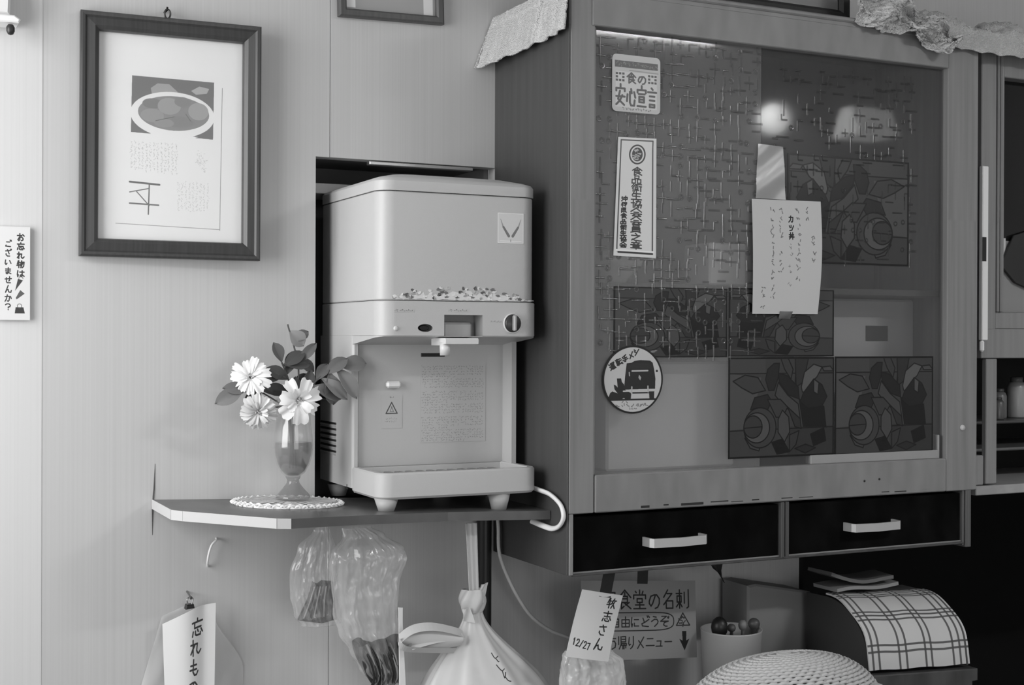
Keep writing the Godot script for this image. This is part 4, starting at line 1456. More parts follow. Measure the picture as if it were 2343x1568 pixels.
func build_cabinet_things() -> void:
	# stained-glass style films stuck on the panes
	var pr := [printed(rose_print(0), 0.3), printed(rose_print(1), 0.3)]
	for m in pr:
		m.albedo_color = Color(0.86, 0.86, 0.86)
	var films := [
		[1.372, 1.604, -0.209, -0.0315, 0.2712, 0, "dark rose-patterned film on the cabinet glass, bottom row, left of the pair"],
		[1.606, 1.841, -0.211, -0.0305, 0.2712, 0, "dark rose-patterned film on the cabinet glass, in the lower right corner"],
		[1.372, 1.603, -0.03, 0.09, 0.2712, 1, "dark rose-patterned film directly below the handwritten memo"],
		[1.498, 1.779, 0.138, 0.333, 0.2712, 1, "largest dark rose-patterned film, right of the handwritten memo"],
		[1.14, 1.369, -0.031, 0.088, 0.2711, 0, "rose-patterned film crossed by the raised glass lines, above the round sticker"],
	]
	for f in films:
		base((f[0] + f[1]) / 2, f[2], f[4])
		var s := S()
		flat_sheet(s, f[0], f[1], f[2], f[3], f[4], 0.0006)
		solo("rose_film", f[6], "window film", s, pr[f[5]], "rose films on the cabinet glass")
	# stickers
	var im := sheet(420, 480, 0.74)
	im.fill_rect(Rect2i(22, 52, 376, 56), Color(0.3, 0.3, 0.3))
	for k in 14:
		scribble(im, 34 + k * 26, 64, 20, 30, 6, 0.55, 0.6)
	line(im, Vector2(150, 128), Vector2(400, 134), 10, 0.5, 0.6)
	im.fill_rect(Rect2i(30, 142, 360, 300), Color(0.8, 0.8, 0.8))
	for m in [30, 312]:
		for i in 3:
			for j in 3:
				if i != 1 or j != 1:
					im.fill_rect(Rect2i(m + i * 28, 152 + j * 28, 20, 18), Color(0.28, 0.28, 0.28))
	text(im, "食の", 124, 148, 78, 86, 92, 0, 13, 0.3)
	text(im, "安心宣言", 30, 250, 78, 172, 92, 0, 17, 0.3)
	for k in 12:
		scribble(im, 90 + k * 22, 444, 14, 16, 4, 0.35)
	base(1.181, 0.38, 0.2705)
	var s := S()
	var rr := rrect(1.1345, 1.2285, 0.38, 0.4755, 0.008, 0.008, 5)
	var s2 := sticker(rr, 0.2728, 0.0005)
	solo("food_safety_sticker", "square food safety sticker with large lettering, top left of the cabinet glass", "sticker", s2, printed(im, 0.4))
	im = sheet(220, 640, 0.86)
	outline(im, PackedVector2Array([Vector2(16, 14), Vector2(200, 14), Vector2(200, 612), Vector2(16, 612)]), 7, 0.3)
	im.fill_rect(Rect2i(10, 604, 200, 10), Color(0.93, 0.93, 0.93))
	im.fill_rect(Rect2i(20, 616, 184, 8), Color(0.15, 0.15, 0.15))
	outline(im, ellipse(112, 90, 44, 50, 30), 8, 0.2)
	fill_poly(im, ellipse(112, 90, 31, 38, 30), 0.25)
	for k in 6:
		scribble(im, 94, 62 + k * 9, 34, 12, 5, 0.72)
	text(im, "食品衛生協会会員之章", 84, 160, 58, 42, 0, 44, 6.5, 0.22)
	text(im, "沖縄県食品衛生協会", 30, 318, 34, 26, 0, 31, 6, 0.12)
	base(1.183, 0.138, 0.2705)
	s = S()
	corner_sheet(s, Vector3(1.1465, 0.337, 0.2735), Vector3(1.221, 0.339, 0.2735), Vector3(1.221, 0.137, 0.2735), Vector3(1.138, 0.139, 0.2735), 1, 1, 0.001, func(_u, _v): return Vector3.ZERO)
	solo("association_plate", "tall narrow white plate with a round crest and vertical lettering on the cabinet glass", "plate", s, printed(im, 0.4))
	# round truck sticker
	im = sheet(480, 480, 0.76)
	var tr := func(x: float, y: float) -> Vector2: return Vector2((x - 152) / 1162 * 480, (y - 92) / 1330 * 480)
	var tp := func(a: Array) -> PackedVector2Array:
		var o := PackedVector2Array()
		for i in range(0, a.size(), 2):
			o.append(tr.call(a[i], a[i + 1]))
		return o
	fill_poly(im, tp.call([610, 440, 700, 430, 760, 395, 870, 378, 1060, 390, 1110, 430, 1140, 560, 1165, 740, 1160, 940, 560, 950, 580, 700]), 0.13)
	fill_poly(im, tp.call([425, 730, 505, 730, 520, 800, 560, 850, 580, 950, 700, 1020, 690, 1130, 620, 1160, 560, 1110, 480, 1150, 240, 1160, 300, 1010, 340, 980, 440, 1020, 380, 940, 365, 850, 410, 870, 440, 910]), 0.12)
	fill_poly(im, tp.call([1040, 990, 1145, 990, 1140, 1130, 1050, 1130]), 0.13)
	line(im, tr.call(250, 1145), tr.call(1190, 1145), 12, 0.12)
	line(im, tr.call(730, 1015), tr.call(1040, 1015), 10, 0.13)
	line(im, tr.call(550, 980), tr.call(1165, 968), 10, 0.76)
	line(im, tr.call(710, 900), tr.call(705, 1030), 11, 0.7)
	line(im, tr.call(1020, 890), tr.call(1025, 1000), 11, 0.7)
	line(im, tr.call(715, 590), tr.call(1015, 585), 11, 0.74)
	fill_poly(im, tp.call([850, 660, 890, 720, 870, 775, 835, 720]), 0.66)
	line(im, tr.call(660, 620), tr.call(665, 680), 10, 0.6)
	fill_poly(im, tp.call([640, 470, 760, 440, 1050, 440, 1090, 540, 640, 550]), 0.16)
	fill_poly(im, ellipse(430, 181, 9, 9, 10), 0.1)
	var chs := "運転手メシ"
	for k in 5:
		var c: Vector2 = tr.call([335, 465, 575, 695, 805][k], [495, 415, 345, 280, 215][k])
		glyph(im, chs[k], c.x - 24, c.y - 24, 46, 46, 8.5, 0.14, -0.5 + 0.05 * k)
	for k in 7:
		var c: Vector2 = tr.call(420 + k * 90, 1200)
		scribble(im, c.x, c.y, 26, 30, 6, 0.45)
	for k in 4:
		var c: Vector2 = tr.call(660 + k * 40, 1310)
		scribble(im, c.x, c.y, 10, 8, 3, 0.3)
	outline(im, ellipse(240, 240, 234, 234, 64), 15, 0.04)
	base(1.177, -0.1255, 0.2705)
	s2 = sticker(ellipse(1.177, -0.068, 0.0592, 0.0575, 48), 0.2728, 0.0005)
	solo("truck_sticker", "round sticker with a black truck front on the lower left of the cabinet glass", "sticker", s2, printed(im, 0.4))
	# memo
	im = sheet(420, 560, 0.78)
	for col in [[322, 40, 2], [268, 30, 9], [360, 120, 6], [160, 40, 8], [110, 40, 11], [52, 430, 4]]:
		for k in col[2]:
			if rng.randf() < 0.85:
				scribble(im, col[0], col[1] + k * 42, 18, 24, 4.5, 0.36, 0.8)
	text(im, "カツ丼", 215, 75, 32, 32, 0, 42, 6, 0.15)
	for k in 5:
		scribble(im, 220, 215 + k * 44, 18, 24, 3.5, 0.45, 0.7)
	base(1.492, 0.044, 0.2632)
	s = S()
	corner_sheet(s, Vector3(1.418, 0.247, 0.274), Vector3(1.567, 0.249, 0.274), Vector3(1.562, 0.046, 0.276), Vector3(1.418, 0.045, 0.277), 10, 12, 0.0005, func(u: float, v: float): return Vector3(0.004 * sin(PI * v) * (u - 0.2), 0, 0.004 * sin(PI * v) + 0.003 * u * (1 - v)))
	solo("handwritten_memo", "white handwritten memo sheet taped to the middle of the cabinet glass", "memo", s, printed(im, 0.8))
	base(1.49, 0.036, 0.276)
	s = S()
	corner_sheet(s, Vector3(1.476, 0.05, 0.2795), Vector3(1.504, 0.05, 0.2795), Vector3(1.503, 0.037, 0.2725), Vector3(1.478, 0.037, 0.2725), 5, 5, 0.0006, func(u: float, v: float): return Vector3(0, 0, 0.003 * sin(PI * v) * sin(PI * u)))
	solo("tape_tab", "shiny tape tab at the bottom edge of the handwritten memo", "tape", s, mat(0.45, 0.15))
	base(1.462, 0.25, 0.2625)
	s = S()
	corner_sheet(s, Vector3(1.432, 0.345, 0.2725), Vector3(1.487, 0.343, 0.2725), Vector3(1.49, 0.2485, 0.276), Vector3(1.425, 0.2485, 0.276), 4, 6, 0.0005, func(u: float, v: float): return Vector3(0, 0, 0.001 * sin(v * 9 + u * 4)))
	solo("clear_tape", "wide strip of clear tape holding the top of the handwritten memo", "tape", s, clear(0.75, 0.42, 0.2))
	# things inside, seen through the glass
	base(1.3, -0.228, 0.12)
	s = S()
	bx(s, 1.16, 1.425, -0.2275, -0.04, 0.05, 0.215, 0.004)
	solo("white_box", "large white box inside the cabinet at the lower left", "box", s, mat(0.93, 0.6))
	var t := thing("pale_box", "pale box with a dark window inside the cabinet at the right", "box", 1.83, -0.228, 0.12)
	s = S()
	bx(s, 1.69, 1.915, -0.2275, 0.08, 0.04, 0.14, 0.004)
	obj("body", s, mat(0.85, 0.6), t)
	s = S()
	bx(s, 1.79, 1.845, -0.002, 0.028, 0.1395, 0.142, 0.0005)
	obj("dark_window", s, mat(0.25, 0.4), t)
	base(1.4, 0.096, 0.17)
	s = S()
	bx(s, 1.365, 1.445, 0.0965, 0.172, 0.14, 0.222, 0.003)
	solo("small_carton", "small pale carton on the inner shelf left of the memo", "box", s, mat(0.97, 0.6))
	base(1.23, 0.096, 0.15)
	s = S()
	var bowl := [Vector2(0.0001, 0.097), Vector2(0.03, 0.097), Vector2(0.034, 0.105), Vector2(0.058, 0.128), Vector2(0.066, 0.152), Vector2(0.063, 0.152), Vector2(0.055, 0.13), Vector2(0.0001, 0.11)]
	lathe(s, Vector3(1.2, 0, 0.15), bowl, 28)
	solo("white_bowl", "white bowl on the inner shelf at the left end of the cabinet", "bowl", s, mat(0.85, 0.25))
	# top of the cabinet: frame and cloths
	t = thing("dark_picture", "dark framed picture standing on top of the cabinet, cut by the top edge", "picture", 1.4, 0.5855, 0.24)
	frame_rails(t, 1.1, 1.654, 0.5857, 0.9, 0.243, [Vector2(0, -0.012), Vector2(0, 0.008), Vector2(0.004, 0.012), Vector2(0.016, 0.01), Vector2(0.022, 0.004), Vector2(0.022, 0.0)], wood(0.2, 0.35, 0.6, 1.0))
	s = S()
	flat_sheet(s, 1.115, 1.64, 0.6, 0.886, 0.243, 0.002)
	obj("print", s, mat(0.45, 0.4), t)
	var lace := rough_noise(0.8, 0.9, 0.2, 0.5, 7.0)
	base(1.04, 0.5, 0.14)
	s = S()
	grid(s, func(u: float, v: float):
		var z := lerpf(0.0, 0.29, u)
		var drop := 0.082 + 0.012 * (1.0 - u)
		var y := 0.583 - drop * maxf(0, v - 0.25) / 0.75 + 0.0015 * sin(u * 40) * v - 0.003 * (1 - u) * v
		var x := 1.06 - 0.017 * minf(1.0, v / 0.25)
		if v > 0.25:
			x -= (v - 0.25) * (0.012 + 0.035 * pow(1.0 - u, 2.0)) + 0.0035 * sin(u * 22) * (v - 0.25) + 0.003 * maxf(0, sin(u * 48)) * (v - 0.25)
		z -= 0.02 * pow(1.0 - u, 2.0) * v
		for fold in [0.66, 0.87]:
			x += 0.018 * exp(-pow((u - fold - 0.02 * sin(v * 4)) / 0.012, 2.0)) * (1.0 - v * v)
		x -= 0.0022 * cr(u * 9, v * 4)
		return Vector3(x, y, maxf(z, 0.004)), 110, 30, 0.0025)
	solo("lace_cloth", "pale cloth hanging over the top left side of the cabinet", "cloth", s, lace, "cloths on top of the cabinet")
	base(1.74, 0.585, 0.24)
	s = S()
	grid(s, func(u: float, v: float):
		var x := lerpf(1.628, 1.86, u) + 0.006 * sin(v * 9)
		# hangs lower towards its pointed corner on the right
		var low := 0.575 - 0.012 * sin(PI * minf(1.0, u * 1.6)) if u < 0.55 else lerpf(0.56, 0.531, (u - 0.55) / 0.33) if u < 0.88 else lerpf(0.531, 0.575, (u - 0.88) / 0.12)
		var hi := 0.66 - 0.09 * u - 0.01 * sin(u * 14)
		var y := lerpf(hi, low, v) + 0.004 * sin(u * 30) * v * (1 - v)
		var z := 0.297 + 0.012 * sin(u * 17 + v * 5) + 0.01 * sin(v * 11 + u * 3) + 0.008 * sin(PI * v) + 0.012 * cr(u * 5, v * 4) + 0.004 * cr(u * 14 + 3, v * 11)
		return Vector3(x, y + 0.004 * cr(u * 6 + 9, v * 5), maxf(z, 0.2935)), 90, 50, 0.0022)
	solo("crumpled_lace", "crumpled white lace cloth with a pointed corner hanging over the top of the cabinet", "cloth", s, lace, "cloths on top of the cabinet")
	base(2.05, 0.585, 0.24)
	s = S()
	grid(s, func(u: float, v: float):
		var x := lerpf(1.78, 2.5, u)
		var sc := 0.004 * absf(sin(u * 44))
		var low := 0.5555 - 0.008 * u + sc - 0.006 * sin(u * 6)
		if v < 0.7:
			var a := v / 0.7
			return Vector3(x, 0.605 - 0.017 * a + 0.05 * absf(sin(PI * (x - 1.78) / 0.19)) * (1 - a) * (0.6 + a) + 0.008 * cr(x * 24, a * 4), 0.2 + 0.095 * a + 0.004 * sin(u * 26) + 0.012 * cr(x * 18, a * 4))
		var b := (v - 0.7) / 0.3
		return Vector3(x, lerpf(0.588, low, b), 0.297 + 0.002 * sin(u * 60) * b), 120, 16, 0.0022)
	solo("lace_runner", "flat lace runner with a scalloped edge above the right-hand unit", "cloth", s, lace, "cloths on top of the cabinet")

func sticker(poly: PackedVector2Array, z: float, thick: float) -> SurfaceTool:      # a flat shape whose print fills its bounding box
	var s := S()
	var p := rev(poly)
	var lo := p[0]
	var hi := p[0]
	for q in p:
		lo = lo.min(q)
		hi = hi.max(q)
	var uv := func(q: Vector2) -> Vector2: return Vector2((q.x - lo.x) / (hi.x - lo.x), (hi.y - q.y) / (hi.y - lo.y))
	var ix := Geometry2D.triangulate_polygon(p)
	for k in range(0, ix.size(), 3):
		var a := p[ix[k]]
		var b := p[ix[k + 1]]
		var c := p[ix[k + 2]]
		if (b - a).cross(c - a) < 0:
			var w := b
			b = c
			c = w
		vtx(s, Vector3(a.x, a.y, z), uv.call(a)); vtx(s, Vector3(c.x, c.y, z), uv.call(c)); vtx(s, Vector3(b.x, b.y, z), uv.call(b))
		vtx(s, Vector3(a.x, a.y, z - thick), uv.call(a)); vtx(s, Vector3(b.x, b.y, z - thick), uv.call(b)); vtx(s, Vector3(c.x, c.y, z - thick), uv.call(c))
	for i in p.size():
		var a := p[i]
		var b := p[(i + 1) % p.size()]
		quad(s, Vector3(a.x, a.y, z - thick), Vector3(b.x, b.y, z - thick), Vector3(b.x, b.y, z), Vector3(a.x, a.y, z), uv.call(a), uv.call(b), uv.call(b), uv.call(a))
	return s

# ------------------------------------------------------------------ unit right of the cabinet
func build_right_unit() -> void:
	var t := thing("serving_hatch", "wooden hatch unit with a framed dark window above open shelves, at the right edge", "hatch", 2.2, -0.302, 0.13)
	var wd := wood(0.58, 0.5, 0.84, 1.0, Vector3(2.2, 0.7, 2.2), 4)
	var s := S()
	bx(s, 1.975, 2.0145, 0.02, 0.59, 0.246, 0.258, 0.0015)
	for x in [2.0155, 2.0235]:
		bx(s, x, x + 0.006, 0.055, 0.59, 0.225, 0.262, 0.0025)
	bx(s, 2.0315, 2.038, 0.055, 0.59, 0.225, 0.256, 0.0015)
	obj("stile", s, wd, t)
	s = S()
	bx(s, 1.975, 2.5, -0.035, 0.0225, 0.2, 0.26, 0.0015)
	bx(s, 2.0148, 2.5, 0.0228, 0.055, 0.2, 0.256, 0.0015)
	obj("rail", s, wd, t)
	s = S()
	bx(s, 2.038, 2.5, 0.519, 0.59, 0.22, 0.254, 0.0015)
	obj("head_rail", s, wd, t)
	s = S()
	bx(s, 1.988, 2.017, -0.281, -0.0365, 0.248, 0.26, 0.0015)
	obj("post", s, wd, t)
	s = S()
	bx(s, 1.9435, 1.987, -0.283, -0.225, 0.21, 0.255, 0.0015)
	obj("corner_block", s, wd, t)
	s = S()
	bx(s, 1.9605, 2.5, -0.302, -0.284, 0.0, 0.262, 0.0015)
	obj("ledge", s, wood(0.68, 0.5, 0.84, 1.0, Vector3(0.7, 2.2, 2.2), 4), t)
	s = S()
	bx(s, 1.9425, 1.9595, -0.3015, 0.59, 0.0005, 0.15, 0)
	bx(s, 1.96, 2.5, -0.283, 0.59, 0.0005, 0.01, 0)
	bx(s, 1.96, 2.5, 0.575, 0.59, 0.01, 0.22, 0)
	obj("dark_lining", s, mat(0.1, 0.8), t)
	s = S()
	bx(s, 2.5, 2.52, -0.302, 0.59, 0.0005, 0.26, 0.0015)
	obj("side_panel", s, wd, t)
	for y in [-0.163, -0.218]:
		s = S()
		bx(s, 1.96, 2.5, y - 0.006, y, 0.0105, 0.2, 0.001)
		bx(s, 1.96, 2.5, y - 0.004, y + 0.0005, 0.2, 0.203, 0.0005)
		obj("shelf_board", s, mat(0.3 if y > -0.2 else 0.4, 0.3), t)
	s = S()
	bx(s, 2.0385, 2.5, 0.2, 0.519, 0.222, 0.226, 0)
	obj("window_pane", s, mat(0.1, 0.12), t)
	s = S()
	prism(s, PackedVector2Array([Vector2(2.039, 0.056), Vector2(2.5, 0.056), Vector2(2.5, 0.199), Vector2(2.039, 0.199)]), "z", 0.222, 0.228)
	obj("lower_panel", s, mat(0.55, 0.6), t)
	base(2.075, 0.12, 0.24)
	s = S()
	corner_sheet(s, Vector3(2.0385, 0.205, 0.2295), Vector3(2.07, 0.204, 0.2305), Vector3(2.048, 0.06, 0.2325), Vector3(2.0385, 0.06, 0.2295), 4, 8, 0.0006, func(u: float, v: float): return Vector3(0.004 * sin(v * 5), 0, 0.002 * sin(u * 4)))
	solo("curled_leaflet", "pale curled leaflet stuck to the lower corner of the dark hatch window", "leaflet", s, mat(0.8, 0.7))
	base(2.09, 0.1, 0.24)
	s = S()
	prism(s, PackedVector2Array([Vector2(2.05, 0.15), Vector2(2.085, 0.21), Vector2(2.2, 0.24), Vector2(2.2, 0.08), Vector2(2.09, 0.115)]), "z", 0.231, 0.236, 0.001)
	solo("dark_pouch", "dark pouch hanging against the lower corner of the hatch window", "pouch", s, mat(0.14, 0.5))
	t = thing("plastic_strip", "upright white plastic strip with a black label in the gap right of the cabinet", "strip", 1.972, 0.0, 0.27)
	s = S()
	bx(s, 1.9645, 1.9805, 0.0, 0.338, 0.262, 0.272, 0.0015)
	obj("strip", s, mat(0.92, 0.4), t)
	s = S()
	bx(s, 1.9637, 1.974, 0.153, 0.2, 0.2722, 0.2728, 0.0002)
	obj("label", s, mat(0.08, 0.4), t)
	s = S()
	bx(s, 1.9642, 1.9742, -0.022, -0.0003, 0.262, 0.271, 0.003)
	obj("end_clip", s, mat(0.93, 0.3), t)
	var jars := [[2.147, 0.14, 0.015, 0.062, 0.4, "grey bottle with a rounded shoulder on the hatch shelf, next to the post"], [2.113, 0.17, 0.012, 0.045, 0.34, "small short bottle on the hatch shelf, half hidden by the post"], [2.206, 0.13, 0.02, 0.085, 0.62, "tallest pale jar on the hatch shelf at the right edge"]]
	for j in jars:
		t = thing("shelf_bottle", j[5], "bottle", j[0], -0.163, j[1], "bottles on the hatch shelf")
		s = S()
		var r: float = j[2]
		var h: float = j[3]
		lathe(s, Vector3(j[0], -0.1625, j[1]), [Vector2(0.0001, 0), Vector2(r * 0.95, 0), Vector2(r, 0.003), Vector2(r, h * 0.75), Vector2(r * 0.8, h * 0.86), Vector2(r * 0.5, h * 0.9), Vector2(0.0001, h * 0.9)], 20)
		obj("body", s, mat(j[4], 0.3), t)
		s = S()
		lathe(s, Vector3(j[0], -0.1625, j[1]), [Vector2(r * 0.55, h * 0.88), Vector2(r * 0.62, h * 0.89), Vector2(r * 0.62, h), Vector2(0.0001, h)], 20)
		obj("cap", s, mat(j[4] * 0.6, 0.4), t)

# ------------------------------------------------------------------ below the shelf and the cabinet
func build_below() -> void:
	var s := S()
	var t := thing("low_counter", "dark low counter under the cabinet carrying basket and boxes", "counter", 1.55, -H, 0.2)
	s = S()
	bx(s, 1.2, 1.935, -0.7, -0.68, 0.002, 0.46, 0.002)
	obj("top", s, wood(0.3, 0.5), t)
	s = S()
	bx(s, 1.22, 1.25, -H, -0.7, 0.02, 0.44, 0.002)
	bx(s, 1.9, 1.93, -H, -0.7, 0.02, 0.44, 0.002)
	bx(s, 1.25, 1.9, -H, -0.7, 0.02, 0.03, 0.0)
	obj("body", s, wood(0.22, 0.5), t)
	# pipe in the corner
	base(1.021, -H, 0.018)
	s = S()
	tube(s, [Vector3(1.021, -H, 0.018), Vector3(1.021, -0.31, 0.018)], 0.0135, 16)
	solo("dark_pipe", "dark upright pipe in the corner below the shelf, beside the white bag strap", "pipe", s, mat(0.12, 0.35))
	# white cable
	base(1.03, -0.45, 0.04)
	s = S()
	tube(s, curve([Vector3(1.037, -0.3, 0.035), Vector3(1.0375, -0.335, 0.042), Vector3(1.039, -0.385, 0.045), Vector3(1.0575, -0.434, 0.048), Vector3(1.08, -0.474, 0.05), Vector3(1.104, -0.504, 0.05), Vector3(1.14, -0.53, 0.052), Vector3(1.19, -0.553, 0.055), Vector3(1.26, -0.6, 0.06)], 64), 0.0032, 8)
	solo("white_cable", "thin white cable sagging from the shelf end across the wall below the cabinet", "cable", s, mat(0.8, 0.5))
	# tied plastic bag
	t = thing("tied_bag", "knotted white plastic carrier bag hanging below the tea machine", "bag", 0.95, -0.78, 0.17)
	var bag := StandardMaterial3D.new()
	bag.albedo_color = Color(0.8, 0.8, 0.8)
	bag.roughness = 0.42
	bag.backlight_enabled = true
	bag.backlight = Color(0.2, 0.2, 0.2)
	s = S()
	var cx := 0.932
	var cz := 0.168
	grid(s, func(u: float, v: float):
		var a: float = TAU * u
		var y: float = lerpf(-0.452, -0.79, v)
		var d: float = clampf((-0.452 - y) / 0.155, 0, 2.2)
		var r: float = lerpf(0.0155, 0.118, smoothstep(0.0, 1.0, pow(d, 0.95))) if d < 1.0 else 0.118 + 0.012 * sin((d - 1.0) * 2.0)
		if v > 0.88:
			r *= sqrt(maxf(0.0, 1.0 - pow((v - 0.88) / 0.12, 2.0)))
		var folds: float = (0.045 * sin(a * 9 + 1.5 * d) + 0.05 * sin(a * 5 + 2.0 + d) + 0.03 * sin(a * 17 - 2 * d)) * (1.0 - 0.45 * d if d < 1.0 else 0.3)
		r *= 1.0 + folds
		var lean: float = 0.022 * smoothstep(0.0, 1.2, d)
		return Vector3(cx + lean + cos(a) * r, y, cz - sin(a) * r * 0.62), 96, 46)
	obj("body", s, bag, t)
	s = S()
	grid(s, func(u: float, v: float):
		var a: float = TAU * u
		var y: float = lerpf(-0.418, -0.456, v)
		var r: float = 0.0165 + 0.0065 * sin(v * PI) + 0.002 * sin(a * 5 + v * 4)
		return Vector3(cx - 0.002 + cos(a) * r, y, cz - sin(a) * r * 0.8), 32, 10)
	obj("knot", s, bag, t)
	s = S()
	corner_sheet(s, Vector3(0.944, -0.411, 0.172), Vector3(0.9585, -0.409, 0.172), Vector3(0.943, -0.44, 0.18), Vector3(0.93, -0.436, 0.18), 6, 6, 0.0008, func(u: float, v: float): return Vector3(0, 0, 0.003 * sin(u * 5 + v * 3)))
	obj("knot_end", s, bag, t)
	s = S()
	corner_sheet(s, Vector3(0.91, -0.448, 0.18), Vector3(0.918, -0.445, 0.188), Vector3(0.925, -0.47, 0.188), Vector3(0.912, -0.468, 0.18), 4, 4, 0.0008, func(u: float, v: float): return Vector3(-0.004 * (1 - u), 0, 0.003 * sin(u * 5 + v * 3)))
	obj("knot_end", s, bag, t)
	s = S()
	grid(s, func(u: float, v: float):
		var y: float = lerpf(-0.306, -0.43, v)
		var x: float = lerpf(0.9205, 0.93, v)
		return Vector3(x + (u - 0.5) * (0.021 - 0.003 * v), y, 0.186 - 0.004 * absf(sin(u * 7)) - 0.008 * v), 8, 10, 0.001)
	obj("strap", s, bag, t)
	for m in [[0.0, 0.0], [0.013, 0.0]]:
		s = S()
		var top := [Vector3(0.905, -0.487, 0.19), Vector3(0.885, -0.478, 0.196), Vector3(0.845, -0.467, 0.2), Vector3(0.812, -0.468, 0.2), Vector3(0.79, -0.48, 0.2), Vector3(0.7885, -0.489, 0.2), Vector3(0.8, -0.499, 0.2), Vector3(0.84, -0.505, 0.2), Vector3(0.885, -0.51, 0.2)]
		if m[0] > 0:
			top = [Vector3(0.895, -0.4915, 0.188), Vector3(0.86, -0.4885, 0.194), Vector3(0.83, -0.4915, 0.196), Vector3(0.803, -0.4975, 0.196), Vector3(0.83, -0.4985, 0.19), Vector3(0.885, -0.502, 0.185)]
		var c := curve(top, 40)
		for k in c.size() - 1:
			var w0 := Vector3(0, 0.0, 0.006) + Vector3(0.0, -0.0055, 0) * (1.0 if k < c.size() * 0.5 else -1.0)
			quad(s, c[k] + w0, c[k + 1] + w0, c[k + 1] - w0, c[k] - w0)
		obj("loop_handle", s, bag, t)
	s = S()
	grid(s, func(u: float, v: float):
		var x: float = lerpf(0.79, 0.9, u)
		var topy: float = -0.4805 + 0.013 * sin(PI * clampf(u * 1.05, 0, 1)) - 0.004 * u
		var boty: float = -0.489 - 0.014 * pow(u, 0.6) - 0.008 * sin(PI * u)
		return Vector3(x, lerpf(topy, boty, v), 0.193 + 0.006 * sin(PI * v)), 16, 8, 0.0008)
	obj("loop_handle", s, bag, t)
	for k in 5:
		s = S()
		var b := Vector3(0.934 + 0.004 * k, -0.515 - 0.009 * k, 0.243 + 0.004 * k)
		tube(s, curve([b + Vector3(-0.004 + 0.003 * sin(k * 2.3), 0.006, 0), b + Vector3(0.002, -0.003 + 0.004 * sin(k * 1.7), 0.001), b + Vector3(0.006 + 0.002 * cos(k * 3.1), 0.004 * sin(k * 2.9), 0.0)], 8), 0.0009, 5)
		obj("ink_mark", s, mat(0.3, 0.7), t)
	# clear bags hanging from the shelf
	var film := clear(0.95, 0.2, 0.16)
	clear_bag("clear_bag", "large clear plastic bag with a dark bundle in its bottom, hanging under the shelf", [[-0.306, 0.733, 0.024], [-0.32, 0.745, 0.034], [-0.345, 0.752, 0.058], [-0.36, 0.753, 0.063], [-0.4, 0.747, 0.055], [-0.44, 0.749, 0.053], [-0.475, 0.757, 0.05], [-0.505, 0.766, 0.043], [-0.535, 0.776, 0.036], [-0.562, 0.785, 0.024], [-0.572, 0.79, 0.012]], 0.15, film, 1.0)
	clear_bag("clear_bag", "small clear plastic bag with a dark triangular bundle, hanging nearest the wall under the shelf", [[-0.3, 0.692, 0.006], [-0.315, 0.69, 0.014], [-0.34, 0.682, 0.03], [-0.38, 0.676, 0.037], [-0.42, 0.678, 0.038], [-0.45, 0.685, 0.038], [-0.468, 0.69, 0.033], [-0.472, 0.69, 0.018]], 0.1, film, 2.0)
	t = thing("dark_bundle", "dark stringy bundle in the bottom of the large clear bag", "bundle", 0.775, -0.55, 0.15)
	s = S()
	grid(s, func(u: float, v: float):
		var a: float = TAU * u
		var y: float = lerpf(-0.492, -0.567, v)
		var r: float = 0.04 * sqrt(maxf(0.02, 1.0 - pow(v * 1.02 - 0.12, 2.0) * 1.15)) * (1.0 + 0.08 * sin(a * 7) + 0.05 * sin(a * 13 + v * 5))
		return Vector3(0.77 + 0.012 * v + cos(a) * r, y + 0.006 * sin(a * 3), 0.15 - sin(a) * 0.4 * r), 40, 12)
	obj("core", s, mat(0.2, 0.6), t)
	for k in 16:
		s = S()
		var x0 := 0.742 + rng.randf() * 0.05
		tube(s, curve([Vector3(x0 - 0.004, -0.492 - rng.randf() * 0.012, 0.162), Vector3(x0 + 0.004, -0.515, 0.169), Vector3(x0 + 0.008 + rng.randf() * 0.01, -0.545, 0.168), Vector3(x0 + 0.012, -0.562, 0.16)], 10), 0.0019, 6)
		obj("strand", s, mat([0.15, 0.55, 0.25][k % 3], 0.35), t)
	t = thing("dark_bundle", "dark triangular bundle in the bottom of the small clear bag", "bundle", 0.685, -0.468, 0.1)
	s = S()
	prism(s, PackedVector2Array([Vector2(0.651, -0.4585), Vector2(0.668, -0.425), Vector2(0.676, -0.398), Vector2(0.684, -0.402), Vector2(0.692, -0.397), Vector2(0.709, -0.4), Vector2(0.716, -0.462), Vector2(0.69, -0.4665)]), "z", 0.09, 0.107, 0.004)
	obj("core", s, mat(0.17, 0.5), t)
	for k in 6:
		s = S()
		tube(s, curve([Vector3(0.658 + k * 0.0085, -0.455 + 0.0 * k, 0.1075), Vector3(0.668 + k * 0.006, -0.428, 0.109), Vector3(0.676 + k * 0.005, -0.405, 0.107)], 8), 0.0013, 5)
		obj("strand", s, mat([0.6, 0.28][k % 2], 0.3), t)
	base(0.803, -0.6, 0.17)
	s = S()
	prism(s, PackedVector2Array([Vector2(0.7955, -0.4365), Vector2(0.8035, -0.4375), Vector2(0.8035, -0.46), Vector2(0.8105, -0.59), Vector2(0.7985, -0.59), Vector2(0.7965, -0.47)]), "z", 0.172, 0.1745, 0.0006)
	solo("white_tag", "narrow upright white plastic tag at the right edge of the large clear bag", "tag", s, mat(0.9, 0.45))
	# lost-property bag with its paper
	t = thing("labelled_bag", "clear hanging bag fronted by a white handwritten paper, low on the left wall", "bag", 0.49, -0.6, 0.0)
	var im := sheet(400, 640, 0.84)
	for k in 4:
		glyph(im, "忘れもの"[k], 205 - k * 14, 60 + k * 108, 92, 92, 11, 0.22)
	s = S()
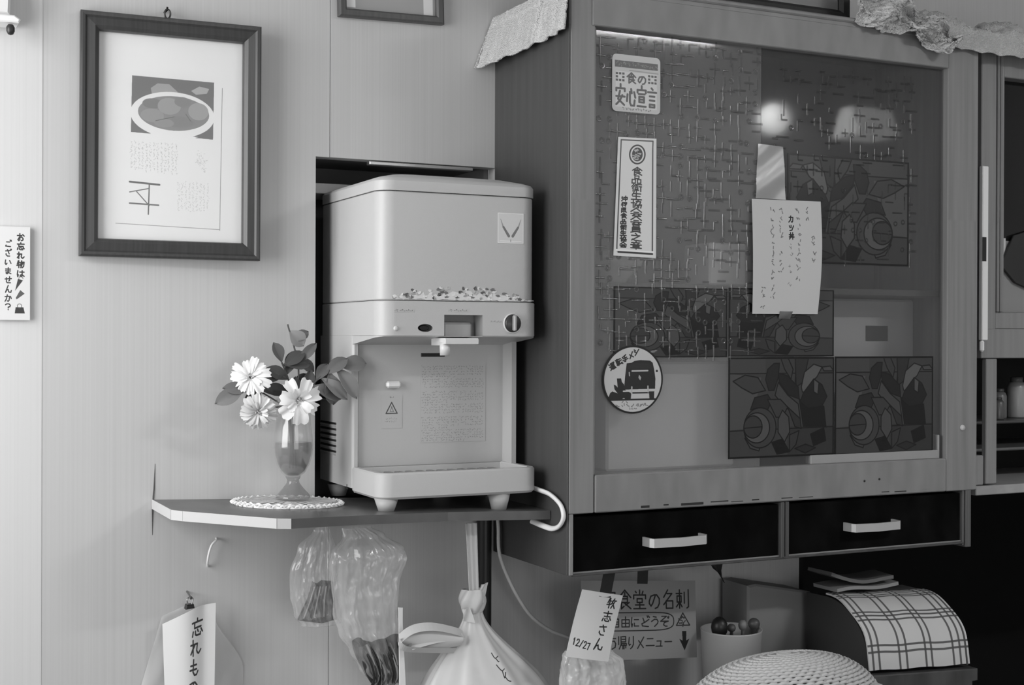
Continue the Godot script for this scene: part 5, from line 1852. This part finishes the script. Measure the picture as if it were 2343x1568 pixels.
	corner_sheet(s, Vector3(0.4485, -0.461, 0.024), Vector3(0.5325, -0.432, 0.042), Vector3(0.526, -0.62, 0.05), Vector3(0.4525, -0.62, 0.034), 16, 20, 0.0006, func(u: float, v: float): return Vector3(0, 0.007 * sin(PI * u) * (1 - v), 0.014 * sin(PI * clampf(u * 1.3, 0, 1)) - 0.008 * u * (1 - v)))
	obj("paper", s, printed(im, 0.85), t)
	s = S()
	grid(s, func(u: float, v: float):
		var x: float = lerpf(0.452 - 0.05 * v, 0.536 + 0.05 * smoothstep(0.0, 0.6, v), u)
		return Vector3(x, lerpf(-0.437 - 0.03 * absf(u - 0.5), -0.62, v), 0.0035 + 0.016 * sin(PI * u) * v + 0.002 * sin(u * 23 + v * 9) * v), 24, 18, 0.0006)
	obj("film", s, clear(0.92, 0.34, 0.22), t)
	base(0.49, -0.435, 0.03)
	t = thing("binder_clip", "small black binder clip above the handwritten paper on the left wall", "clip", 0.491, -0.44, 0.02)
	s = S()
	prism(s, PackedVector2Array([Vector2(0.4835, -0.439), Vector2(0.498, -0.4375), Vector2(0.4965, -0.431), Vector2(0.485, -0.4315)]), "z", 0.022, 0.036, 0.001)
	obj("jaw", s, mat(0.07, 0.35), t)
	s = S()
	tube(s, curve([Vector3(0.488, -0.4315, 0.03), Vector3(0.487, -0.424, 0.03), Vector3(0.491, -0.4205, 0.028), Vector3(0.496, -0.423, 0.03), Vector3(0.4945, -0.4315, 0.03)], 20), 0.0012, 7)
	obj("wire_handle", s, metal(0.7, 0.3), t)
	s = S()
	tube(s, curve([Vector3(0.4915, -0.4385, 0.034), Vector3(0.4925, -0.446, 0.036), Vector3(0.4885, -0.452, 0.037), Vector3(0.487, -0.457, 0.036)], 20), 0.0011, 7)
	obj("wire_handle", s, metal(0.7, 0.3), t)
	base(0.493, -0.418, 0.0)
	s = S()
	tube(s, curve([Vector3(0.493, -0.416, 0.0), Vector3(0.493, -0.4195, 0.02), Vector3(0.493, -0.423, 0.029), Vector3(0.493, -0.4195, 0.033)], 14), 0.0016, 7)
	solo("wall_hook", "small metal wall hook carrying the black binder clip", "hook", s, metal(0.6, 0.35))
	# notice hung under the cabinet
	im = sheet(560, 340, 0.56)
	text(im, "田食堂の名刺", 100, 40, 62, 80, 72, 0, 6, 0.12)
	text(im, "ご自由にどうぞ", 88, 152, 44, 46, 48, 0, 5, 0.14)
	var cap := PackedVector2Array()
	for k in 40:
		var a := TAU * k / 40
		cap.append(Vector2(250 + 195 * signf(cos(a)) * pow(absf(cos(a)), 0.35), 176 + 39 * signf(sin(a)) * pow(absf(sin(a)), 0.7)))
	outline(im, cap, 4.5, 0.14)
	outline(im, PackedVector2Array([Vector2(492, 142), Vector2(526, 196), Vector2(458, 196)]), 5, 0.14)
	for k in 5:
		scribble(im, 478, 160 + k * 5, 26, 20, 4, 0.2)
	text(im, "持ち帰りメニュー", 78, 236, 42, 56, 45, 0, 5, 0.14)
	fill_poly(im, PackedVector2Array([Vector2(486, 222), Vector2(508, 222), Vector2(506, 264), Vector2(522, 256), Vector2(497, 306), Vector2(472, 256), Vector2(488, 264)]), 0.08)
	t = thing("menu_notice", "grey handwritten notice with an arrow and a circled line, below the left drawer", "notice", 1.28, -0.58, 0.118)
	s = S()
	corner_sheet(s, Vector3(1.165, -0.43, 0.118), Vector3(1.407, -0.4485, 0.118), Vector3(1.4105, -0.591, 0.12), Vector3(1.165, -0.573, 0.12), 6, 6, 0.0006, func(u: float, v: float): return Vector3(0, 0, 0.002 * sin(PI * u)))
	obj("paper", s, printed(im, 0.85), t)
	s = S()
	corner_sheet(s, Vector3(1.283, -0.3895, 0.119), Vector3(1.306, -0.3895, 0.119), Vector3(1.302, -0.446, 0.1205), Vector3(1.28, -0.444, 0.1205), 1, 4, 0.0005, func(_u, _v): return Vector3.ZERO)
	obj("tape", s, mat(0.08, 0.4), t)
	# note hung by black tape
	im = sheet(300, 480, 0.8)
	for k in 4:
		glyph(im, "牧志さん"[k], 196 - k * 10, 34 + k * 100, 66, 74, 9, 0.12)
	text(im, "12/27", 22, 352, 22, 44, 25, 5, 7, 0.14)
	t = thing("name_note", "white slanting handwritten note with a date, hung by black tape under the cabinet's left corner", "note", 1.1, -0.53, 0.27)
	s = S()
	corner_sheet(s, Vector3(1.084, -0.414, 0.268), Vector3(1.162, -0.4305, 0.268), Vector3(1.126, -0.535, 0.282), Vector3(1.044, -0.5175, 0.284), 10, 14, 0.0006, func(u: float, v: float): return Vector3(0.006 * sin(PI * v), 0, -0.012 * sin(PI * v) + 0.003 * sin(PI * u)))
	obj("paper", s, printed(im, 0.85), t)
	s = S()
	corner_sheet(s, Vector3(1.122, -0.3895, 0.2715), Vector3(1.145, -0.3895, 0.2715), Vector3(1.137, -0.432, 0.2695), Vector3(1.115, -0.428, 0.2695), 1, 4, 0.0005, func(_u, _v): return Vector3.ZERO)
	obj("tape", s, mat(0.07, 0.4), t)
	base(1.46, -0.45, 0.1)
	s = S()
	corner_sheet(s, Vector3(1.43, -0.39, 0.1), Vector3(1.475, -0.39, 0.1), Vector3(1.488, -0.462, 0.104), Vector3(1.47, -0.44, 0.102), 5, 6, 0.001, func(u: float, v: float): return Vector3(0.006 * sin(v * 6), 0, 0.004 * sin(u * 5)))
	solo("tape_scrap", "torn scrap of dark tape under the cabinet, right of the grey notice", "tape", s, mat(0.1, 0.5))
	clear_bag("puffed_bag", "crumpled clear bag below the slanting white note", [[-0.52, 1.1, 0.03], [-0.528, 1.11, 0.045], [-0.545, 1.118, 0.056], [-0.57, 1.12, 0.06], [-0.61, 1.12, 0.062], [-0.65, 1.118, 0.06], [-0.7, 1.115, 0.05], [-0.71, 1.115, 0.03]], 0.24, clear(0.95, 0.4, 0.22), 3.0)
	# cup with odds and ends
	t = thing("white_cup", "white tall cup behind the basket, filled with small dark odds and ends", "cup", 1.466, -0.68, 0.15)
	s = S()
	lathe(s, Vector3(1.466, 0, 0.15), [Vector2(0.0001, -0.6795), Vector2(0.046, -0.6795), Vector2(0.05, -0.674), Vector2(0.0565, -0.54), Vector2(0.0572, -0.537), Vector2(0.0555, -0.537), Vector2(0.052, -0.56), Vector2(0.048, -0.66), Vector2(0.0001, -0.664)], 36)
	obj("wall", s, mat(0.66, 0.4), t)
	for q in [[1.436, 0.155, 0.0155, -0.531, 0.1, 1.3, "dark rounded cap standing out of the white cup at its left rim", "stopper"], [1.492, 0.15, 0.0085, -0.533, 0.5, 1.2, "small grey bead standing out of the middle of the white cup", "bead"], [1.51, 0.16, 0.011, -0.53, 0.3, 1.0, "small round dark ball at the right rim of the white cup", "ball"], [1.47, 0.145, 0.008, -0.537, 0.35, 1.0, "low dark stub in the white cup between the stopper and the bead", "stub"]]:
		base(q[0], q[3] - 0.06, q[1])
		s = S()
		var pr := []
		for k in 9:
			var a: float = -PI / 2 + PI * k / 8
			pr.append(Vector2(cos(a) * q[2] + 0.0001, q[3] + sin(a) * q[2] * q[5] + (-0.1 if k == 0 else 0.0)))
		pr[0] = Vector2(0.0001, -0.66)
		pr.insert(1, Vector2(q[2] * 0.7, -0.66))
		lathe(s, Vector3(q[0], 0, q[1]), pr, 18)
		solo({"stopper": "dark_stopper", "bead": "grey_bead", "ball": "dark_ball", "stub": "pencil_stub"}[q[7]], q[6], q[7], s, mat(q[4], 0.4))
	# grey box
	base(1.64, -0.68, 0.06)
	s = S()
	prism(s, PackedVector2Array([Vector2(1.54, -0.6795), Vector2(1.712, -0.6795), Vector2(1.706, -0.512), Vector2(1.69, -0.495), Vector2(1.56, -0.47), Vector2(1.54, -0.472)]), "z", 0.012, 0.1, 0.004)
	solo("grey_box", "plain grey box between the white cup and the checkered box", "box", s, mat(0.52, 0.7))
	build_checkered()
	build_basket()

func clear_bag(called: String, label: String, prof: Array, z: float, m: Material, ph: float) -> void:
	base(prof[prof.size() - 1][1], prof[prof.size() - 1][0], z)
	var s := S()
	grid(s, func(u: float, v: float):
		var k: float = v * (prof.size() - 1)
		var i := mini(int(k), prof.size() - 2)
		var w: float = smoothstep(0.0, 1.0, k - i)
		var y: float = lerpf(prof[i][0], prof[i + 1][0], k - i)
		var x: float = lerpf(prof[i][1], prof[i + 1][1], w)
		var r: float = lerpf(prof[i][2], prof[i + 1][2], w)
		var a: float = TAU * u
		r *= 1.0 + 0.1 * cr(cos(a) * 1.3 + ph, v * 2.6 + sin(a))
		var wr: float = 1.0 + 0.34 * cr(cos(a) * 3.2 + ph, y * 7 + 0.7 * sin(a)) + 0.1 * cr(x * 30 + cos(a), y * 26 + sin(a)) + 0.1 * sin(a * 7 + ph * 3 + v * 4) + 0.06 * sin(a * 12 - v * 9 + ph) + 0.05 * sin(v * 21 + a * 2)
		return Vector3(x + cos(a) * r, y, z - sin(a) * maxf(r, 0.012) * 0.42 * wr), 110, 90)
	solo(called, label, "bag", s, m)

func build_checkered() -> void:
	var t := thing("checkered_box", "curved-fronted box covered in white checkered cloth under the drawers", "box", 1.78, -0.62, 0.25)
	var im := sheet(512, 512, 0.76)
	var g := 0.27
	for c in [[0.04, 0.1], [0.3, 0.37], [0.56, 0.62], [0.84, 0.91], [0.97, 0.97]]:
		for e in c:
			line(im, Vector2(e * 512, 0), Vector2(e * 512, 511), 10, g, 0.85)
	for r in [[0.03, 0.08], [0.14, 0.18], [0.43, 0.475, 0.525], [0.79, 0.85]]:
		for e in r:
			line(im, Vector2(0, e * 512), Vector2(511, e * 512), 10, g, 0.85)
	var m := printed(im, 0.85)
	var s := S()
	grid(s, func(u: float, v: float):
		var a: float = PI / 2 * v
		var z: float = 0.18 + 0.125 * sin(a * 0.98)
		var y: float = -0.606 + 0.125 * pow(cos(a * 0.985), 0.9) - 0.012 * u
		return Vector3(lerpf(1.662, 1.905, u) + 0.002 * sin(v * 12), y + 0.001 * sin(u * 15), z), 12, 20, 0.003)
	obj("cloth_front", s, m, t)
	s = S()
	var side := PackedVector2Array([Vector2(0.12, -0.604), Vector2(0.12, -0.49)])
	for k in 13:
		var a := PI / 2 * k / 12
		side.append(Vector2(0.18 + 0.12 * sin(a), -0.604 + 0.116 * cos(a)))
	prism(s, side, "x", 1.664, 1.668)
	obj("end_panel", s, mat(0.2, 0.6), t)
	s = S()
	for i in side.size():
		side[i].y -= 0.012
	prism(s, side, "x", 1.9, 1.9045)
	obj("end_panel", s, mat(0.4, 0.6), t)
	s = S()
	bx(s, 1.6645, 1.904, -0.5, -0.494, 0.12, 0.179, 0.001)
	bx(s, 1.6685, 1.8995, -0.604, -0.5005, 0.12, 0.124, 0.0)
	obj("back", s, mat(0.3, 0.6), t)
	# plinth of planks
	base(1.79, -0.68, 0.22)
	s = S()
	prism(s, PackedVector2Array([Vector2(1.64, -0.679), Vector2(1.905, -0.679), Vector2(1.905, -0.646), Vector2(1.918, -0.645), Vector2(1.918, -0.6225), Vector2(1.64, -0.608)]), "z", 0.1, 0.312, 0.002)
	solo("wooden_stand", "low dark wooden stand under the checkered box", "stand", s, wood(0.36, 0.45, 0.6, 1.0, Vector3(0.7, 3, 3)))
	# leaflets on top
	var k := 0
	for q in [[0.0, "lower thin booklet lying on the checkered box, pale along its front edge", 0.55], [0.0125, "upper thin booklet with a turned-up left corner, topmost on the checkered box", 0.4]]:
		base(1.76, -0.49, 0.15)
		s = S()
		var dx: float = -0.012 * k
		corner_sheet(s, Vector3(1.672 + dx, -0.4735 + q[0], 0.13), Vector3(1.84 + dx, -0.474 + q[0], 0.125), Vector3(1.822 + dx, -0.472 + q[0], 0.2), Vector3(1.668 + dx, -0.472 + q[0], 0.205), 14, 6, 0.0065, func(u: float, v: float): return Vector3(0, 0.0022 * sin(u * 7 + k) + 0.002 + (0.018 * pow(1.0 - u, 4.0) * k), 0))
		solo("booklet", q[1], "booklet", s, mat(q[2], 0.6), "booklets on the checkered box")
		k += 1

func build_basket() -> void:
	var t := thing("wicker_basket", "white woven dome-shaped basket in front of the cup, cut by the bottom edge", "basket", 1.44, -0.68, 0.36)
	var c := Vector3(1.425, -0.675, 0.36)
	var rx := 0.213
	var ry := 0.139
	var rz := 0.085
	var m := mat(0.76, 0.6)
	var on := func(az: float, el: float, k: float) -> Vector3:
		return c + Vector3(cos(az) * pow(cos(el), 0.8) * rx * k, pow(sin(el), 0.9) * ry * k, sin(az) * pow(cos(el), 0.8) * rz * k)
	var hole := func(az: float, el: float) -> bool:     # the mouth low at the right front
		return pow((az - 0.62) / 0.5, 2.0) + pow((el - 0.0) / 0.5, 2.0) < 1.0
	var s := S()
	var ne := 27
	var na := 190
	for r in ne:                                        # the woven courses
		var el := PI / 2 * (r + 0.5) / ne
		var run := []
		for k in na + 1:
			var az := TAU * k / na
			if hole.call(az, el):
				if run.size() > 2:
					tube(s, run, 0.0033, 6)
				run = []
				continue
			var wv := 0.002 * (1 if (k / 2 + r) % 2 == 0 else -1) * cos(el)
			run.append((on.call(az, el, 1.0) as Vector3) + ((on.call(az, el, 1.0) as Vector3) - c).normalized() * wv)
		if run.size() > 2:
			tube(s, run, 0.0033, 6)
	obj("woven_shell", s, m, t).set_meta("kind", "stuff")
	for k in 38:
		var az := TAU * k / 38
		var run := []
		for e in 13:
			var el := PI / 2 * e / 12 * 0.97
			if not hole.call(az, el):
				run.append(on.call(az, el, 0.992))
		if run.size() > 2:
			s = S()
			tube(s, run, 0.0032, 6)
			obj("stake", s, mat(0.66, 0.6), t)
	s = S()
	var rim := []
	for k in 25:
		var a := PI * k / 24
		rim.append(on.call(0.62 + 0.5 * cos(a), 0.5 * sin(a) + 0.001, 1.02))
	tube(s, rim, 0.0085, 10)
	obj("mouth_rim", s, m, t)
